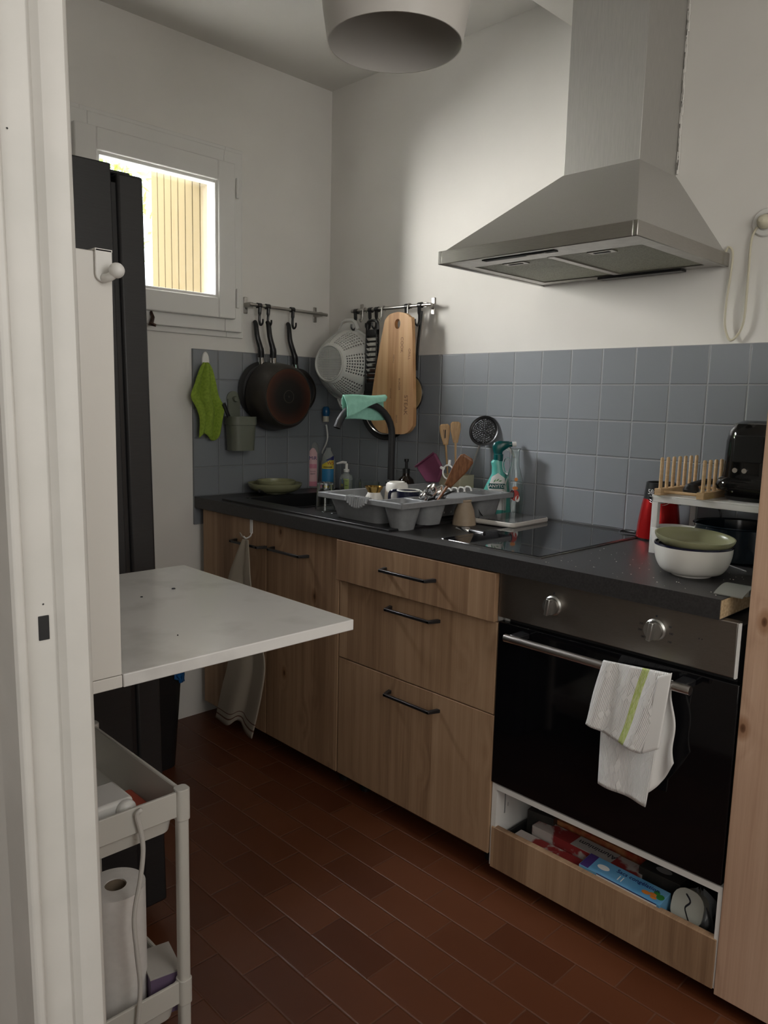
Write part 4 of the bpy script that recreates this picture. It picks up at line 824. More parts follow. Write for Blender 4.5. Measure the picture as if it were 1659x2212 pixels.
# glasses
def tumbler(name,c,r0,r1,h,label,up,group=None):
    pr_=[(.0001,0),(r0,0),(r1,h),(r1-.002,h),(r0-.002,.006),(.0001,.006)]
    if not up: pr_=[(a,h-b_) for a,b_ in pr_]
    return lobj(name,pr_,c,GLASS,label,'glass',n=36,group=group)
tumbler('glass_tumbler',(-.50,-.585,WT+.0055),.026,.034,.092,'clear glass tumbler upside down on the drainer, left of the dish rack',False)
tumbler('glass_jar',(-.32,yat(757,-.32,.9),WT+.0057),.034,.037,.088,'clear glass behind the rack with the lime label pump beyond it',True)
tumbler('glass_jar',(-.30,yat(797,-.30,.9),WT+.0057),.033,.036,.084,'clear glass behind the rack, nearer the tap',True)
# ================================================================ DISH RACK
rk=thing('dish_rack','grey plastic dish rack standing on the drainer, full of dishes','dish rack')
RZ=.950; rb=WT+.0073
rx0,rx1,ry0,ry1=-.622,-.098,-1.065,-.700
m=MB(); m.loft(tub(rx0+.015,rx1-.015,ry0+.105,ry1-.012,rb,RZ,.03,.003,.022)); 
ob('tray',m,GRY,rk)
m=MB(); m.loft(tub(rx0+.012,rx0+.115,ry0+.010,ry0+.102,WT+.0005,RZ,.028,.003,.016)); ob('cutlery_cup',m,GRY,rk)
m=MB(); m.loft(tub(rx0+.120,rx0+.225,ry0+.010,ry0+.102,rb,RZ,.028,.003,.014)); ob('cutlery_cup',m,GRY,rk)
m=MB(); m.loft(tub(rx1-.14,rx1-.012,ry0+.020,ry0+.102,rb,RZ,.028,.003,.014)); ob('cutlery_cup',m,GRY,rk)
m=MB()
m.box(rx0,rx0+.014,ry0,ry1,RZ-.002,RZ+.002); m.box(rx1-.014,rx1,ry0,ry1,RZ-.002,RZ+.002); m.box(rx0,rx1,ry1-.012,ry1,RZ-.002,RZ+.002); m.box(rx0,rx1,ry0,ry0+.012,RZ-.002,RZ+.002); m.box(rx0,rx1,ry0+.100,ry0+.107,RZ-.002,RZ+.002)
m.box(rx0+.113,rx0+.122,ry0,ry0+.105,RZ-.002,RZ+.002); m.box(rx0+.222,rx1-.137,ry0,ry0+.105,RZ-.002,RZ+.001)
m.box(rx0-.003,rx0,ry0-.003,ry1+.003,RZ-.014,RZ+.002); m.box(rx1,rx1+.003,ry0-.003,ry1+.003,RZ-.014,RZ+.002); m.box(rx0-.003,rx1+.003,ry1,ry1+.003,RZ-.014,RZ+.002); m.box(rx0-.003,rx1+.003,ry0-.003,ry0,RZ-.014,RZ+.002)
ob('rim',m,GRY,rk,bevel=.0015)
m=MB()
for k in range(10):
    y=(ry0+ry1)/2+.045-k*.010; hh=.020*math.sin(PI*(k+.5)/10)
    m.tube([(rx0+.010,y,RZ+.003),(rx0-.006,y,RZ+.001),(rx0-.010,y,RZ-.008-hh)],[.0042]*3,8)
m.grid(lambda u,v:(rx0+.004-.012*math.sin(v*PI/2),(ry0+ry1)/2+.05-.10*u,RZ+.002-(.012+.022*math.sin(PI*u))*v),12,4)
m.lathe([(.0001,.0),(.012,.0),(.012,.004),(.0001,.005)],(rx0+.002,(ry0+ry1)/2,RZ+.001),20)
ob('ribbed_grip',m,GRY,rk)
m=MB()
for k in range(8):
    x=rx0+.225+k*.034; m.tube(spl([(x,ry0+.125,rb+.01),(x,ry0+.125,RZ+.0),(x,ry0+.14,RZ+.012),(x,ry0+.155,RZ+.0),(x,ry0+.155,rb+.01)],4),.0028,8)
ob('plate_prongs',m,WHT2,rk); rebase(rk)
# mugs etc in the rack
FZ=rb+.005
def handle_ring(c,r,ang,zc,rr,thick,mat,parent,hh=.03):
    d=Vector((math.cos(ang),math.sin(ang),0)); P_=[Vector(c)+d*(r-.002)+Vector((0,0,zc+hh)),Vector(c)+d*(r+rr)+Vector((0,0,zc+hh*.75)),Vector(c)+d*(r+rr*1.15)+Vector((0,0,zc)),Vector(c)+d*(r+rr)+Vector((0,0,zc-hh*.75)),Vector(c)+d*(r-.002)+Vector((0,0,zc-hh))]
    return ob('handle',MB().tube(spl(P_,5),thick,10),mat,parent)
t=thing('gilt_cup','small cup with gold rim and painted side in the dish rack','cup'); p=at(805,1050,'z',RZ+.018); cx_,cy_=-.47,yat(808,-.47,RZ)
ob('cup_body',MB().lathe([(.0001,0),(.018,0),(.020,.012),(.030,.03),(.031,.050),(.022,.066),(.020,.074),(.018,.072),(.028,.045),(.0001,.008)],(cx_,cy_,FZ),32),WCER,t)
ob('gilt_rim',MB().lathe([(.0205,.066),(.021,.074),(.030,.088),(.031,.090),(.028,.089),(.019,.074)],(cx_,cy_,FZ),32),GOLD,t); rebase(t)
t=thing('white_mug','white mug standing upside down in the dish rack','mug'); cx_,cy_=-.42,yat(857,-.42,RZ)
ob('mug_body',MB().loft([rrect(cx_,cy_,.078,.078,.03,FZ+.0),rrect(cx_,cy_,.074,.074,.028,FZ+.05),rrect(cx_,cy_,.064,.064,.024,FZ+.098),rrect(cx_,cy_,.056,.056,.022,FZ+.104)],False,True),WCER,t,bevel=0)
ob('foot_ring',MB().lathe([(.024,.104),(.025,.107),(.022,.107),(.021,.104)],(cx_,cy_,FZ),28),WCER,t); rebase(t)
t=thing('navy_mug','dark navy mug with pale rim in the dish rack','mug'); cx_,cy_=-.440,-.917
ob('mug_body',MB().lathe([(.0001,0),(.030,0),(.036,.01),(.037,.086),(.033,.086),(.031,.012),(.0001,.01)],(cx_,cy_,FZ),36),NAVY,t)
ob('mug_rim',MB().lathe([(.0372,.0855),(.0365,.089),(.034,.089),(.033,.0855)],(cx_,cy_,FZ),36),WCER,t)
handle_ring((cx_,cy_,FZ),.037,PI*.62,.055,.024,.005,NAVY,t); rebase(t)
def spoon(name,base,tip,w_,l_,label,cat,mat,group=None,flat=False,fork=False):
    base,tip=Vector(base),Vector(tip); d=(tip-base).normalized(); s=Vector((-d.y,d.x,0)); s=s.normalized() if s.length>.01 else Vector((1,0,0)); s=(Vector(_r)*1.0); s=(s-d*s.dot(d)).normalized(); n=d.cross(s)
    o=thing(name,label,cat,group=group); m=MB(); L=(tip-base).length-l_; m.tube([base,base+d*L*.5,base+d*(L+.004)],[.004,.003,.0028] if not flat else [.006,.005,.007],10,squash=.6); ob('handle',m,mat,o)
    rings=[]
    for k in range(13):
        q=k/12; ww=w_/2*math.sin(PI*min(1,.10+.86*q)**.85) if not flat else w_/2*(.45+.55*min(1,q*1.6))*(1 if q<.9 else math.sqrt(max(.05,1-((q-.9)/.1)**2*.6)))
        dep=(0 if flat else .25*w_*math.sin(PI*q)); c=base+d*(L+l_*q)
        rings.append([c+s*ww*a_-n*dep*(1-a_*a_) for a_ in(-1,-.66,-.33,0,.33,.66,1)])
    m=MB(); m.loft(rings,False,False,closed=False); ob('blade' if flat else 'bowl',m,mat,o,solid=.0045 if flat else .0015); return rebase(o)
def inrack(u,v,x,z): return (x,yat(u,x,z),z)
spoon('wooden_spatula',(-.452,-1.01,.90),at(1012,986,'x',-.40),.046,.11,'dark oiled wooden spatula leaning out of the dish rack','spatula',WDK,flat=True)
spoon('tablespoon',(-.470,-1.00,.90),at(938,1043,'x',-.47),.034,.045,'shiny steel tablespoon, bowl up, in the dish rack cutlery cup','spoon',CHR)
spoon('steel_ladle',(-.425,-1.00,.90),at(955,1048,'x',-.41),.05,.05,'steel serving spoon behind the tablespoon in the dish rack','spoon',CHR)
spoon('teaspoon',(-.492,-.995,.90),at(918,1064,'x',-.49),.022,.03,'small steel teaspoon low in the front of the cutlery cup','spoon',CHR)
o=thing('paring_knife','dark paring knife blade pointing right out of the dish rack','knife'); a=Vector((-.43,-1.02,.955)); b=at(985,1060,'x',-.42)
ob('blade',MB().tube([a,mix(a,b,.6),b],[.007,.007,.001],8,squash=.15),BLKM,o); ob('handle',MB().tube([a,a+(a-b)*.5],[.006,.005],8),BLKP,o); rebase(o)
# upturned stoneware cup
cx_,cy_=-.335,yat(1003,-.335,.9)
t=lobj('stoneware_cup',[(.0001,.078),(.020,.078),(.022,.075),(.020,.070),(.030,.045),(.036,.01),(.037,0),(.034,0),(.027,.045),(.0001,.066)],(cx_,cy_,WT),STONE,'beige stoneware cup upside down on the worktop, right of the dish rack','cup')
o=thing('table_knife','steel table knife with black handle lying in front of the stoneware cup','knife')
a=at(985,1139,'z',WT+.006); b=at(1015,1145,'z',WT+.006); c=at(1046,1152,'z',WT+.006)
ob('blade',MB().tube([a,mix(a,b,.8),b],[.003,.009,.006],8,squash=.12),CHR,o); ob('handle',MB().tube([b,mix(b,c,.5),c],[.006,.008,.007],10,squash=.7),BLKP,o); rebase(o)
o=ob('butter_knife',MB().tube([at(1025,1085,'x',-.22),at(1038,1110,'x',-.22),at(1042,1114,'x',-.22)],[.004,.006,.004],8,squash=.3),CHR,label='steel knife tip poking below the right end of the dish rack',cat='knife'); rebase(o)
# ================================================================ behind the rack: holder & utensils
hx0=-.075; hy=yat(985,hx0,.93)
uh=thing('utensil_holder','pale wooden utensil holder against the tiles behind the dish rack','holder')
m=MB(); m.loft(tub(hx0-.04,hx0+.04,hy-.05,hy+.05,WT,.99,.006,.005,.0)); ob('box',m,BEIGE,uh); rebase(uh)
def wspoon(u0,u1,v1,label,name,w_,slots,x):
    b=(hx0,yat(u0,hx0,.93),WT+.01); t=at(u1,v1,'x',x); o=spoon(name,b,t,w_,.075,label,'spoon',WSP,flat=True,group='wooden spoons in the holder')
    if slots:
        m=MB(); T=t
        for k in(-1,0,1): m.cbox((T.x-.0035-o.location.x,T.y+k*.0085-o.location.y,T.z-.035-o.location.z),(.002,.0028,.030))
        ob('slots',m,BPR,o,label='three slots')
wspoon(972,960,916,'pale wooden slotted spoon standing in the holder','slotted_spoon',.036,True,-.085)
wspoon(985,984,911,'plain wooden spoon standing right of the slotted one','wooden_spoon',.036,False,-.06)
sk3=thing('skimmer','black perforated skimmer standing in the holder','skimmer')
cc=at(1046,931,'x',-.03); m=MB(); dirn=Vector((-.85,-.3,.25)).normalized(); rot=dirn.to_track_quat('Z','Y').to_matrix().to_4x4(); m.T=Matrix.Translation(cc)@rot
n=64; rings_=[.002+.0035*k for k in range(13)]
V=[[m.v((r_*math.cos(2*PI*(i)/n),r_*math.sin(2*PI*i/n),0)) for i in range(n)] for r_ in rings_]
for j in range(12):
    for i in range(n):
        k_=max(2,int(round(2*PI*rings_[j]/.0075)))*1
        ph=(i*k_/n+(j//2)*.5)%1
        if 1<=j and j%2==1 and ph<.42: continue
        m.b.faces.new((V[j][i],V[j][(i+1)%n],V[j+1][(i+1)%n],V[j+1][i]))
ob('disc',m,BLKP,sk3,solid=.0015,norm=False); m=MB(); m.T=Matrix.Translation(cc)@rot; m.lathe([(.043,-.001),(.050,-.004),(.054,.004),(.052,.004),(.046,.001)],n=64); ob('rim',m,BLKP,sk3)
lowp=at(1036,962,'x',-.035); ob('handle',MB().tube([lowp,mix(lowp,Vector((hx0,hy-.02,WT+.02)),1)],[.004,.003],8),STEEL,sk3)
ob('neck',MB().tube([cc+(lowp-cc)*.75,lowp],[.012,.005],10,squash=.4),BLKP,sk3); rebase(sk3)
# purple pouch/mitt
ph=[at(u,v,'x',-.13) for u,v in((900,1008),(940,978),(957,1012),(947,1042),(922,1042))]
m=MB(); m.prism([(p.y,p.z) for p in ph],'x',-.136,-.122); o=thing('silicone_mitt','purple silicone pot mitt leaning behind the dish rack','mitt'); ob('mitt',m,PURP,o,bevel=.005)
e0,e1=ph[0],ph[1]; ob('cuff_edge',MB().tube([(-.138,e0.y,e0.z),(-.138,e1.y,e1.z)],.0035,8),PURP,o); rebase(o)
o=thing('can_opener','white ring-shaped tool with knobs hanging on the holder','tool'); c=at(968,1020,'x',-.17); m=MB(); m.T=Matrix.Translation(c)@Matrix.Rotation(R(-90),4,'Y'); m.lathe([(.021,0),(.024,.004),(.027,0),(.024,-.004),(.021,0)],n=32); ob('ring',m,WHT2,o)
ob('knobs',MB().tube([c+Vector((0,-.004,.024)),c+Vector((0,-.006,.042))],[.005,.004],10).tube([c+Vector((0,.02,.010)),c+Vector((0,.034,.014))],[.005,.005],10),WHT2,o); rebase(o)
# spray bottle
x,y=-.062,yat(1078,-.062,.93); t=thing('spray_bottle','teal disinfectant spray bottle reading SANYTOL beside the carafe','bottle'); fy=Vector((math.cos(CA),math.sin(CA),0)); sd_=Vector((-fy.y,fy.x,0))
T_=Matrix(((sd_.x,-fy.x,0,x),(sd_.y,-fy.y,0,y),(0,0,1,WT),(0,0,0,1)))   # local x to the photo's right, local -y to the viewer
m=MB(); m.T=T_
rr=[(.040,.022,0,0),(.043,.025,.0,.006),(.040,.024,-.001,.03),(.044,.025,-.006,.055),(.044,.025,-.010,.085),(.034,.024,-.006,.115),(.024,.021,-.004,.14),(.021,.019,-.008,.165),(.021,.018,-.012,.178),(.017,.016,-.010,.186)]
m.loft([[(cx+a*math.cos(2*PI*i/32),b_*math.sin(2*PI*i/32),z) for i in range(32)] for a,b_,cx,z in rr]); ob('bottle_body',m,TEAL,t)
m=MB(); m.T=T_; m.lathe([(.0165,.183),(.0165,.205),(.013,.208)],(-.008,0,0),24,True,True); ob('collar',m,TEALD,t)
m=MB(); m.T=T_; m.loft([[(cx+a*math.cos(2*PI*i/20)*1.0,b_*math.sin(2*PI*i/20),z+a*0) for i in range(20)] for a,b_,cx,z in((.014,.012,-.010,.206),(.017,.013,-.010,.216),(.026,.014,-.004,.226),(.032,.014,.002,.234),(.030,.013,.004,.244),(.020,.010,.006,.250))]); m.tube([(-.02,0,.234),(.036,0,.240)],[.010,.009],12); ob('trigger_head',m,TEALD,t)
m=MB(); m.T=T_; m.tube([(.034,0,.240),(.050,0,.241)],.0085,14); m.tube(spl([(.022,0,.230),(.034,0,.215),(.044,0,.195)],5),.0045,8,squash=.6); ob('nozzle_and_trigger',m,WHT2,t)
m=MB(); m.T=T_
def lbl(u,v): 
    a=-2.45+1.55*u; z=.018+.126*v*(1-.25*abs(u-.45)); k=.0008
    A_=.0445 if z<.09 else .0445-(z-.09)*.36; return (-.007+(A_+k)*math.cos(a),(.0255+k)*math.sin(a),z)
m.grid(lbl,20,14); ob('label',m,WPR,t)
def ltext(s,size,cx,cz,mat):
    me=textmesh(s,size,.0006)
    for v_ in me.vertices: xx=v_.co.x+cx; yy=-(.0262*math.sqrt(max(.05,1-((xx+.007)/.047)**2)))-.0024-v_.co.z; v_.co=T_@Vector((xx,yy,cz+v_.co.y))
    me.materials.clear(); me.materials.append(mat); o_=bpy.data.objects.new('lettering',me); COL.objects.link(o_); o_.parent=t
m=MB(); m.T=T_; m.grid(lambda u,v:(-.040+.052*u,-(.0262*math.sqrt(max(.05,1-((-.040+.052*u+.007)/.047)**2)))-.0018,.090+.018*v),14,2); ob('name_band',m,TEALD,t)
ltext('SANYTOL',.0145,-.014,.099,WPR)
m=MB(); m.T=T_
for dx,dz,a in((-.022,.117,60),(-.012,.120,40),(-.003,.117,15)): 
    m.lathe([(.0001,0)],n=3) if False else m.hexa([(dx-.007*math.cos(R(a)),-.028,dz-.007*math.sin(R(a))),(dx+.002*math.sin(R(a)),-.0275,dz-.002*math.cos(R(a))),(dx+.007*math.cos(R(a)),-.028,dz+.007*math.sin(R(a))),(dx-.002*math.sin(R(a)),-.0275,dz+.002*math.cos(R(a)))],[(dx-.007*math.cos(R(a)),-.026,dz-.007*math.sin(R(a))),(dx+.002*math.sin(R(a)),-.0265,dz-.002*math.cos(R(a))),(dx+.007*math.cos(R(a)),-.026,dz+.007*math.sin(R(a))),(dx-.002*math.sin(R(a)),-.0265,dz+.002*math.cos(R(a)))])
ob('leaf_print',m,GRN,t); rebase(t)
# carafe
x,y=-.058,yat(1110,-.058,.95); t=thing('glass_carafe','clear glass carafe with handle and painted red bird','carafe')
pr_=[(.0001,0),(.030,0),(.033,.01),(.036,.06),(.034,.10),(.022,.145),(.0145,.17),(.013,.20),(.014,.222),(.0185,.228),(.0175,.229),(.0125,.222),(.0115,.20),(.013,.17),(.020,.145),(.032,.10),(.034,.06),(.031,.012),(.0001,.008)]
ob('carafe_body',MB().lathe(pr_,(x,y,WT),40),GLASS,t); P0=Vector((x,y,WT))
ob('handle',MB().tube(spl([P0-sd_*.0-Vector(_r)*.016+Vector((0,0,.19)),P0-Vector(_r)*.034+Vector((0,0,.195)),P0-Vector(_r)*.040+Vector((0,0,.175)),P0-Vector(_r)*.034+Vector((0,0,.150)),P0-Vector(_r)*.022+Vector((0,0,.142))],6),.0035,10),GLASS,t)
def blob(u,z,a,b_,mat,nm):
    m=MB(); a0=CA+u; n=18; pts_=[(a0+a*math.cos(2*PI*k/n)/.036,z+b_*math.sin(2*PI*k/n)) for k in range(n)]
    m.b.faces.new([m.v((x+.0368*math.cos(q),y+.0368*math.sin(q),WT+zz)) for q,zz in pts_]); ob(nm,m,mat,t)
blob(-.10,.075,.014,.018,REDP,'painted_breast'); blob(-.36,.078,.008,.015,BPR,'painted_wing'); blob(-.1,.099,.009,.006,ORP,'painted_head'); blob(.16,.064,.008,.011,WPR,'painted_belly'); blob(-.05,.128,.006,.006,ORP,'painted_berry'); rebase(t)
# kitchen scale
t=thing('kitchen_scale','slim flat kitchen scale with glass top beside the hob','scale'); q=[at(u,v,'z',WT+.018) for u,v in((1034,1120),(1124,1133),(1174,1116),(1086,1106))]
cx_=sum(p.x for p in q)/4; cy_=sum(p.y for p in q)/4; ang=math.atan2(q[1].y-q[0].y,q[1].x-q[0].x); L1=(q[1]-q[0]).length; L2=(q[2]-q[1]).length
m=MB(); m.T=Matrix.Translation((cx_,cy_,0))@Matrix.Rotation(ang,4,'Z'); m.loft([rrect(0,0,L1-.006,L2-.006,.012,WT+.004),rrect(0,0,L1,L2,.014,WT+.008),rrect(0,0,L1,L2,.014,WT+.016),rrect(0,0,L1-.004,L2-.004,.012,WT+.0185)]); ob('body',m,M('scale_cream',(.62,.59,.54),.35),t)
m=MB(); m.T=Matrix.Translation((cx_,cy_,0))@Matrix.Rotation(ang,4,'Z'); m.loft([rrect(0,0,L1-.008,L2-.008,.012,WT+.0186),rrect(0,0,L1-.008,L2-.008,.012,WT+.0192)]); ob('glass_plate',m,M('grey_glass',(.10,.10,.10),.05),t)
m=MB(); m.T=Matrix.Translation((cx_,cy_,0))@Matrix.Rotation(ang,4,'Z'); m.box(-.03,.03,-L2/2+.008,-L2/2+.022,WT+.0192,WT+.0195); ob('display',m,BLKM,t)
for sx in(-1,1):
    for sy_ in(-1,1):
        m=MB(); m.T=Matrix.Translation((cx_,cy_,0))@Matrix.Rotation(ang,4,'Z'); m.lathe([(.006,0),(.006,.005)],(sx*(L1/2-.015),sy_*(L2/2-.015),WT),12,True,True); ob('foot',m,BLKP,t)
rebase(t)
# ================================================================ RIGHT END
# blender base
x=-.085; y=yat(1425,x,.95); t=thing('blender','metallic red blender base with black top reading 5five','blender')
ob('motor_base',MB().lathe([(.0001,.006),(.060,.006),(.060,.012),(.057,.05),(.050,.10),(.0455,.120)],(x,y,WT),48,False,True),RED,t)
ob('foot_ring',MB().lathe([(.052,0),(.056,.001),(.057,.007),(.052,.009)],(x,y,WT),40,True,True),BLKP,t)
ob('black_collar',MB().lathe([(.0470,.108),(.0455,.125),(.042,.155),(.041,.163),(.038,.164),(.037,.150),(.0001,.150)],(x,y,WT),48),BLKP,t)
m=MB(); a0=ca(x,y)
for k,(dz) in enumerate((.0,.006)):
    m.tube([(x+.0485*math.cos(a0-.75+1.5*i/12),y+.0485*math.sin(a0-.75+1.5*i/12),WT+.103+dz+.014*((i/6-1)**2)) for i in range(13)],.0008,6)
ob('chrome_swoosh',m,CHR,t)
m=MB(); m.grid(lambda u,v:(x+.0478*math.cos(a0-.7+1.4*u),y+.0478*math.sin(a0-.7+1.4*u),WT+.124-(.024-.020*(2*u-1)**2)*v),14,4); ob('collar_flap',m,BLKP,t)
wraptext('5five',.020,(x,y),.0447,a0-.45,WT+.138,WPR,t); wraptext('simply smart',.004,(x,y),.0462,a0-.45,WT+.127,WPR,t); rebase(t)
cbp=[at(u,v,'z',WT+.004) for u,v in((1372,1150),(1345,1146),(1338,1150),(1345,1155),(1372,1158))]
o=ob('blender_cable',MB().tube(spl(cbp,6),.003,8),BLKP,label='black cable coiled beside the red blender base',cat='cable'); rebase(o)
o=ob('appliance_cable',MB().tube(spl([at(1468,1090,'x',-.02),at(1490,1083,'x',-.02),at(1520,1082,'x',-.02),at(1545,1090,'x',-.02),at(1557,1110,'x',-.02),at(1552,1130,'x',-.02),at(1535,1145,'x',-.02)],6),.0025,8),BLKP,label='black cable hanging in a loop on the tiles under the white shelf',cat='cable'); rebase(o)
# shelf riser
t=thing('shelf_riser','white metal shelf riser standing on the worktop','shelf'); SX0,SX1,SY0,SY1,SZ=-.285,-.055,-1.99,-1.650,1.027
SX0=at(1408,1075,'y',-1.650).x; SZ=at(1408,1068,'x',SX0).z
ob('shelf_top',MB().box(SX0,SX1,SY0,SY1,SZ-.004,SZ).box(SX0,SX0+.004,SY0,SY1,SZ-.018,SZ-.004).box(SX1-.004,SX1,SY0,SY1,SZ-.018,SZ-.004).box(SX0,SX1,SY1-.004,SY1,SZ-.018,SZ-.004),WHT2,t,bevel=.001)
for x_ in(SX0+.009,SX1-.009):
    for y_ in(SY0+.009,SY1-.009): ob('leg',MB().box(x_-.008,x_+.008,y_-.008,y_+.008,WT,SZ-.004),WHT2,t,bevel=.001)
rebase(t)
# wooden plate rack on shelf
t=thing('plate_rack','small wooden plate rack with upright dowels on the white shelf','plate rack')
ya=SY1-.012; xr0=SX0-.008; 
m=MB(); m.box(xr0,xr0+.012,SY0+.02,ya-.05,SZ,SZ+.016) ; ob('rail',m,BEECH,t,bevel=.001)
bpy.data.objects.remove(t.children[0])
# two long bars run back toward the wall (x direction), joined by round rods
ys=[ya-.006,ya-.115]
for y_ in ys: ob('rail',MB().box(xr0,SX1,y_-.009,y_+.009,SZ+.0003,SZ+.017),BEECH,t,bevel=.001)
m=MB()
for x_ in(xr0+.02,SX1-.03): m.tube([(x_,ys[0],SZ+.009),(x_,ys[1],SZ+.009)],.004,10)
ob('cross_rod',m,BEECH,t)
for k in range(7):
    x_=xr0+.014+k*.0335
    for y_ in ys: ob('dowel',MB().lathe([(.0045,.0),(.0045,.076),(.003,.079),(.0001,.0795)],(x_,y_,SZ+.017),14,True),BEECH,t)
rebase(t)
o=thing('black_clamp','glossy black plastic kitchen gadget lying in the wooden plate rack','gadget'); x=-.20; y=(ys[0]+ys[1])/2-.012
ob('body',MB().lathe([(.0001,0),(.018,.001),(.021,.014),(.014,.028),(.0001,.032)],(x-.03,y+.015,SZ+.0005),24),BLKP,o); ob('arm',MB().tube(spl([(x-.03,y+.015,SZ+.026),(x+.0,y-.01,SZ+.036),(x+.04,y-.025,SZ+.030),(x+.05,y-.03,SZ+.006)],5),.008,10),BLKP,o); rebase(o)
# toaster-like black appliance
t=thing('black_appliance','glossy black rounded appliance on the white shelf, cut off by the tall cabinet','appliance'); ax_=-.185; l=at(1561,1035,'x',ax_).y; 
AC=(ax_,l-.088); GB=M('gloss_black',(.008,.008,.008),.08)
hh=at(1600,908,'x',ax_).z-SZ
m=MB(); m.loft([rrect(AC[0],AC[1],w1,h1,.05,SZ+z) for w1,h1,z in((.13,.13,.0005),(.14,.14,.010),(.13,.135,.018),(.165,.172,.026),(.17,.176,.036),(.165,.170,.048),(.150,.155,.056),(.152,.150,.07),(.148,.146,hh-.05),(.142,.138,hh-.025),(.125,.122,hh-.008),(.09,.09,hh))]); ob('body',m,GB,t)
ob('recess',MB().box(AC[0]-.0775,AC[0]-.073,AC[1]-.03,AC[1]+.038,SZ+.095,SZ+hh-.035),M('dark_recess',(.003,.003,.003),.5),t,bevel=.002)
m=MB(); 
for dy in(.030,.008): 
    m.T=Matrix.Translation((AC[0]-.0755,AC[1]+dy,SZ+.075))@Matrix.Rotation(R(-90),4,'Y'); m.lathe([(.006,0),(.006,.003),(.0001,.003)],n=16)
ob('button',m,CHR,t); rebase(t)
# bowls
bxc,byc=-.475,-1.845; a=at(1415,1165,'x',-.47); rimz=.945
byc=yat(1499,bxc,.95)
lobj('white_bowl',bowlprof(.0835,.067,.043,e=.36,t=.0035),(bxc,byc,WT),WCER,'white ceramic bowl, bottom one of the stack at the front of the worktop','bowl')
o=lobj('black_bowl',bowlprof(.0840,.031,.04,e=.36,t=.003),(bxc,byc,WT+.0405),NAVY,'black rimmed bowl sandwiched between the white bowl and the green one','bowl')
o=lobj('green_bowl',bowlprof(.0855,.034,.045,e=.75,t=.003),(0,0,0),OLIVE,'sage green shallow bowl tilted on top of the white bowl','bowl'); o.location=(bxc,byc,WT+.0560); o.rotation_euler=(R(4),R(-2),0)
lobj('pale_bowl',bowlprof(.062,.070,.030,e=.45),(-.27,yat(1460,-.27,.92),WT),WCER,'cream bowl half hidden behind the stacked bowls','bowl')
px=-.20; py=yat(1592,px,.90)
t=thing('dark_pot','large dark blue enamel pot under the white shelf','pot')
ob('pot_body',MB().lathe([(.0001,0),(.088,0),(.096,.006),(.104,.085),(.108,.088),(.106,.090),(.100,.086),(.092,.008),(.0001,.006)],(px,py,WT),56),DTEAL,t); rebase(t)
o=ob('silver_strip',MB().tube([at(1570,1219,'z',WT+.002),at(1612,1234,'z',WT+.002)],.0015,6),ALU,label='thin silver cable lying beside the dark pot',cat='cable'); rebase(o)
# metal profile strip
t=thing('metal_profile','loose grey metal trim profile lying on the end of the worktop','trim strip'); yy=-1.945
m=MB(); pf=[(-.60+.0,0),]
def arc(k): return 
top=[(-.655+.105*i/12,WT+.002+.014*math.sin(PI*(i+.3)/12.6)) for i in range(13)]
poly=top+[(x_,z_-.002) for x_,z_ in top[::-1]]
a=at(1546,1281,'z',WT+.003); b=at(1606,1290,'z',WT+.003)
m.T=Matrix.Translation((a.x+.655+.0,0,0)); m.prism(poly,'y',-2.012,-1.955); 
for xx in(-.625,-.600,-.585): m.box(xx-.001,xx+.001,-2.012,-1.955,WT+.0005,WT+.012)
m.box(-.63,-.58,-2.012,-1.955,WT+.0003,WT+.0015)
ob('profile',m,M('grey_anodised',(.33,.34,.31),.4,.6),t); rebase(t)
# crumbs on worktop
m=MB(); random.seed(11)
for k in range(60):
    x_=random.uniform(-.64,-.35); y_=random.uniform(-1.97,-1.55); s_=random.uniform(.0006,.0015); m.cbox((x_,y_,WT+s_*.4),(s_,s_*1.4,s_*.8))
o=ob('crumbs',m,M('crumb',(.6,.58,.52),.8),kind='stuff',label='scattered pale crumbs on the worktop near the bowls',cat='crumbs'); rebase(o)
# ================================================================ TOWELS
XB=-.695
def P2(u,v,x): return at(u,v,'x',x)
TL,TRr=P2(1303,1428,-.707),P2(1446,1458,-.707); FBL,FBR=P2(1265,1562,-.716),P2(1382,1630,-.716)
BTL,BTR=P2(1306,1440,-.676),P2(1446,1465,-.676); BBL,BBR=P2(1292,1692,-.690),P2(1396,1742,-.690)
def towelf(u,v):
    if v<.42:
        t=1-v/.42; p=mix(mix(TL,TRr,u),mix(FBL,FBR,u),t)
        return p+Vector((-.004*math.sin(u*9+1)*t-.002*math.sin(u*17),.003*math.sin(t*5+u*2)*t,0))
    if v<.48:
        t=(v-.42)/.06; p=mix(mix(TL,TRr,u),mix(BTL,BTR,u),t); return p+Vector((0,0,.006*math.sin(PI*t)))
    t=(v-.48)/.52; p=mix(mix(BTL,BTR,u),mix(BBL,BBR,u),t); return p+Vector((-.004*math.sin(u*8)*t,.0,0))
t=thing('oven_towel','white textured tea towel with a lime stripe hanging on the oven handle','towel')
ob('cloth',MB().grid(towelf,40,60),TOWEL,t,solid=.003)
G=[P2(u,v,-.680) for u,v in((1410,1470),(1452,1470),(1459,1648),(1400,1712))]
def sidef(u,v): 
    p=mix(mix(G[0],G[1],u),mix(G[3],G[2],u),v); return p+Vector((-.005*math.sin(u*6+v*2),.004*math.sin(v*9)*u,-.010*math.sin(PI*u)*v))
ob('back_fold',MB().grid(sidef,14,24),M('towel_plain',(.80,.79,.77),.95),t,solid=.003)
G2=[P2(u,v,-.712) for u,v in((1420,1462),(1449,1455),(1420,1620),(1385,1628))]
def sidef2(u,v): p=mix(mix(G2[0],G2[1],u),mix(G2[3],G2[2],u),v); return p+Vector((.006*u,0,.0))
ob('side_fold',MB().grid(sidef2,8,24),bpy.data.materials['towel_plain'],t,solid=.002); rebase(t)
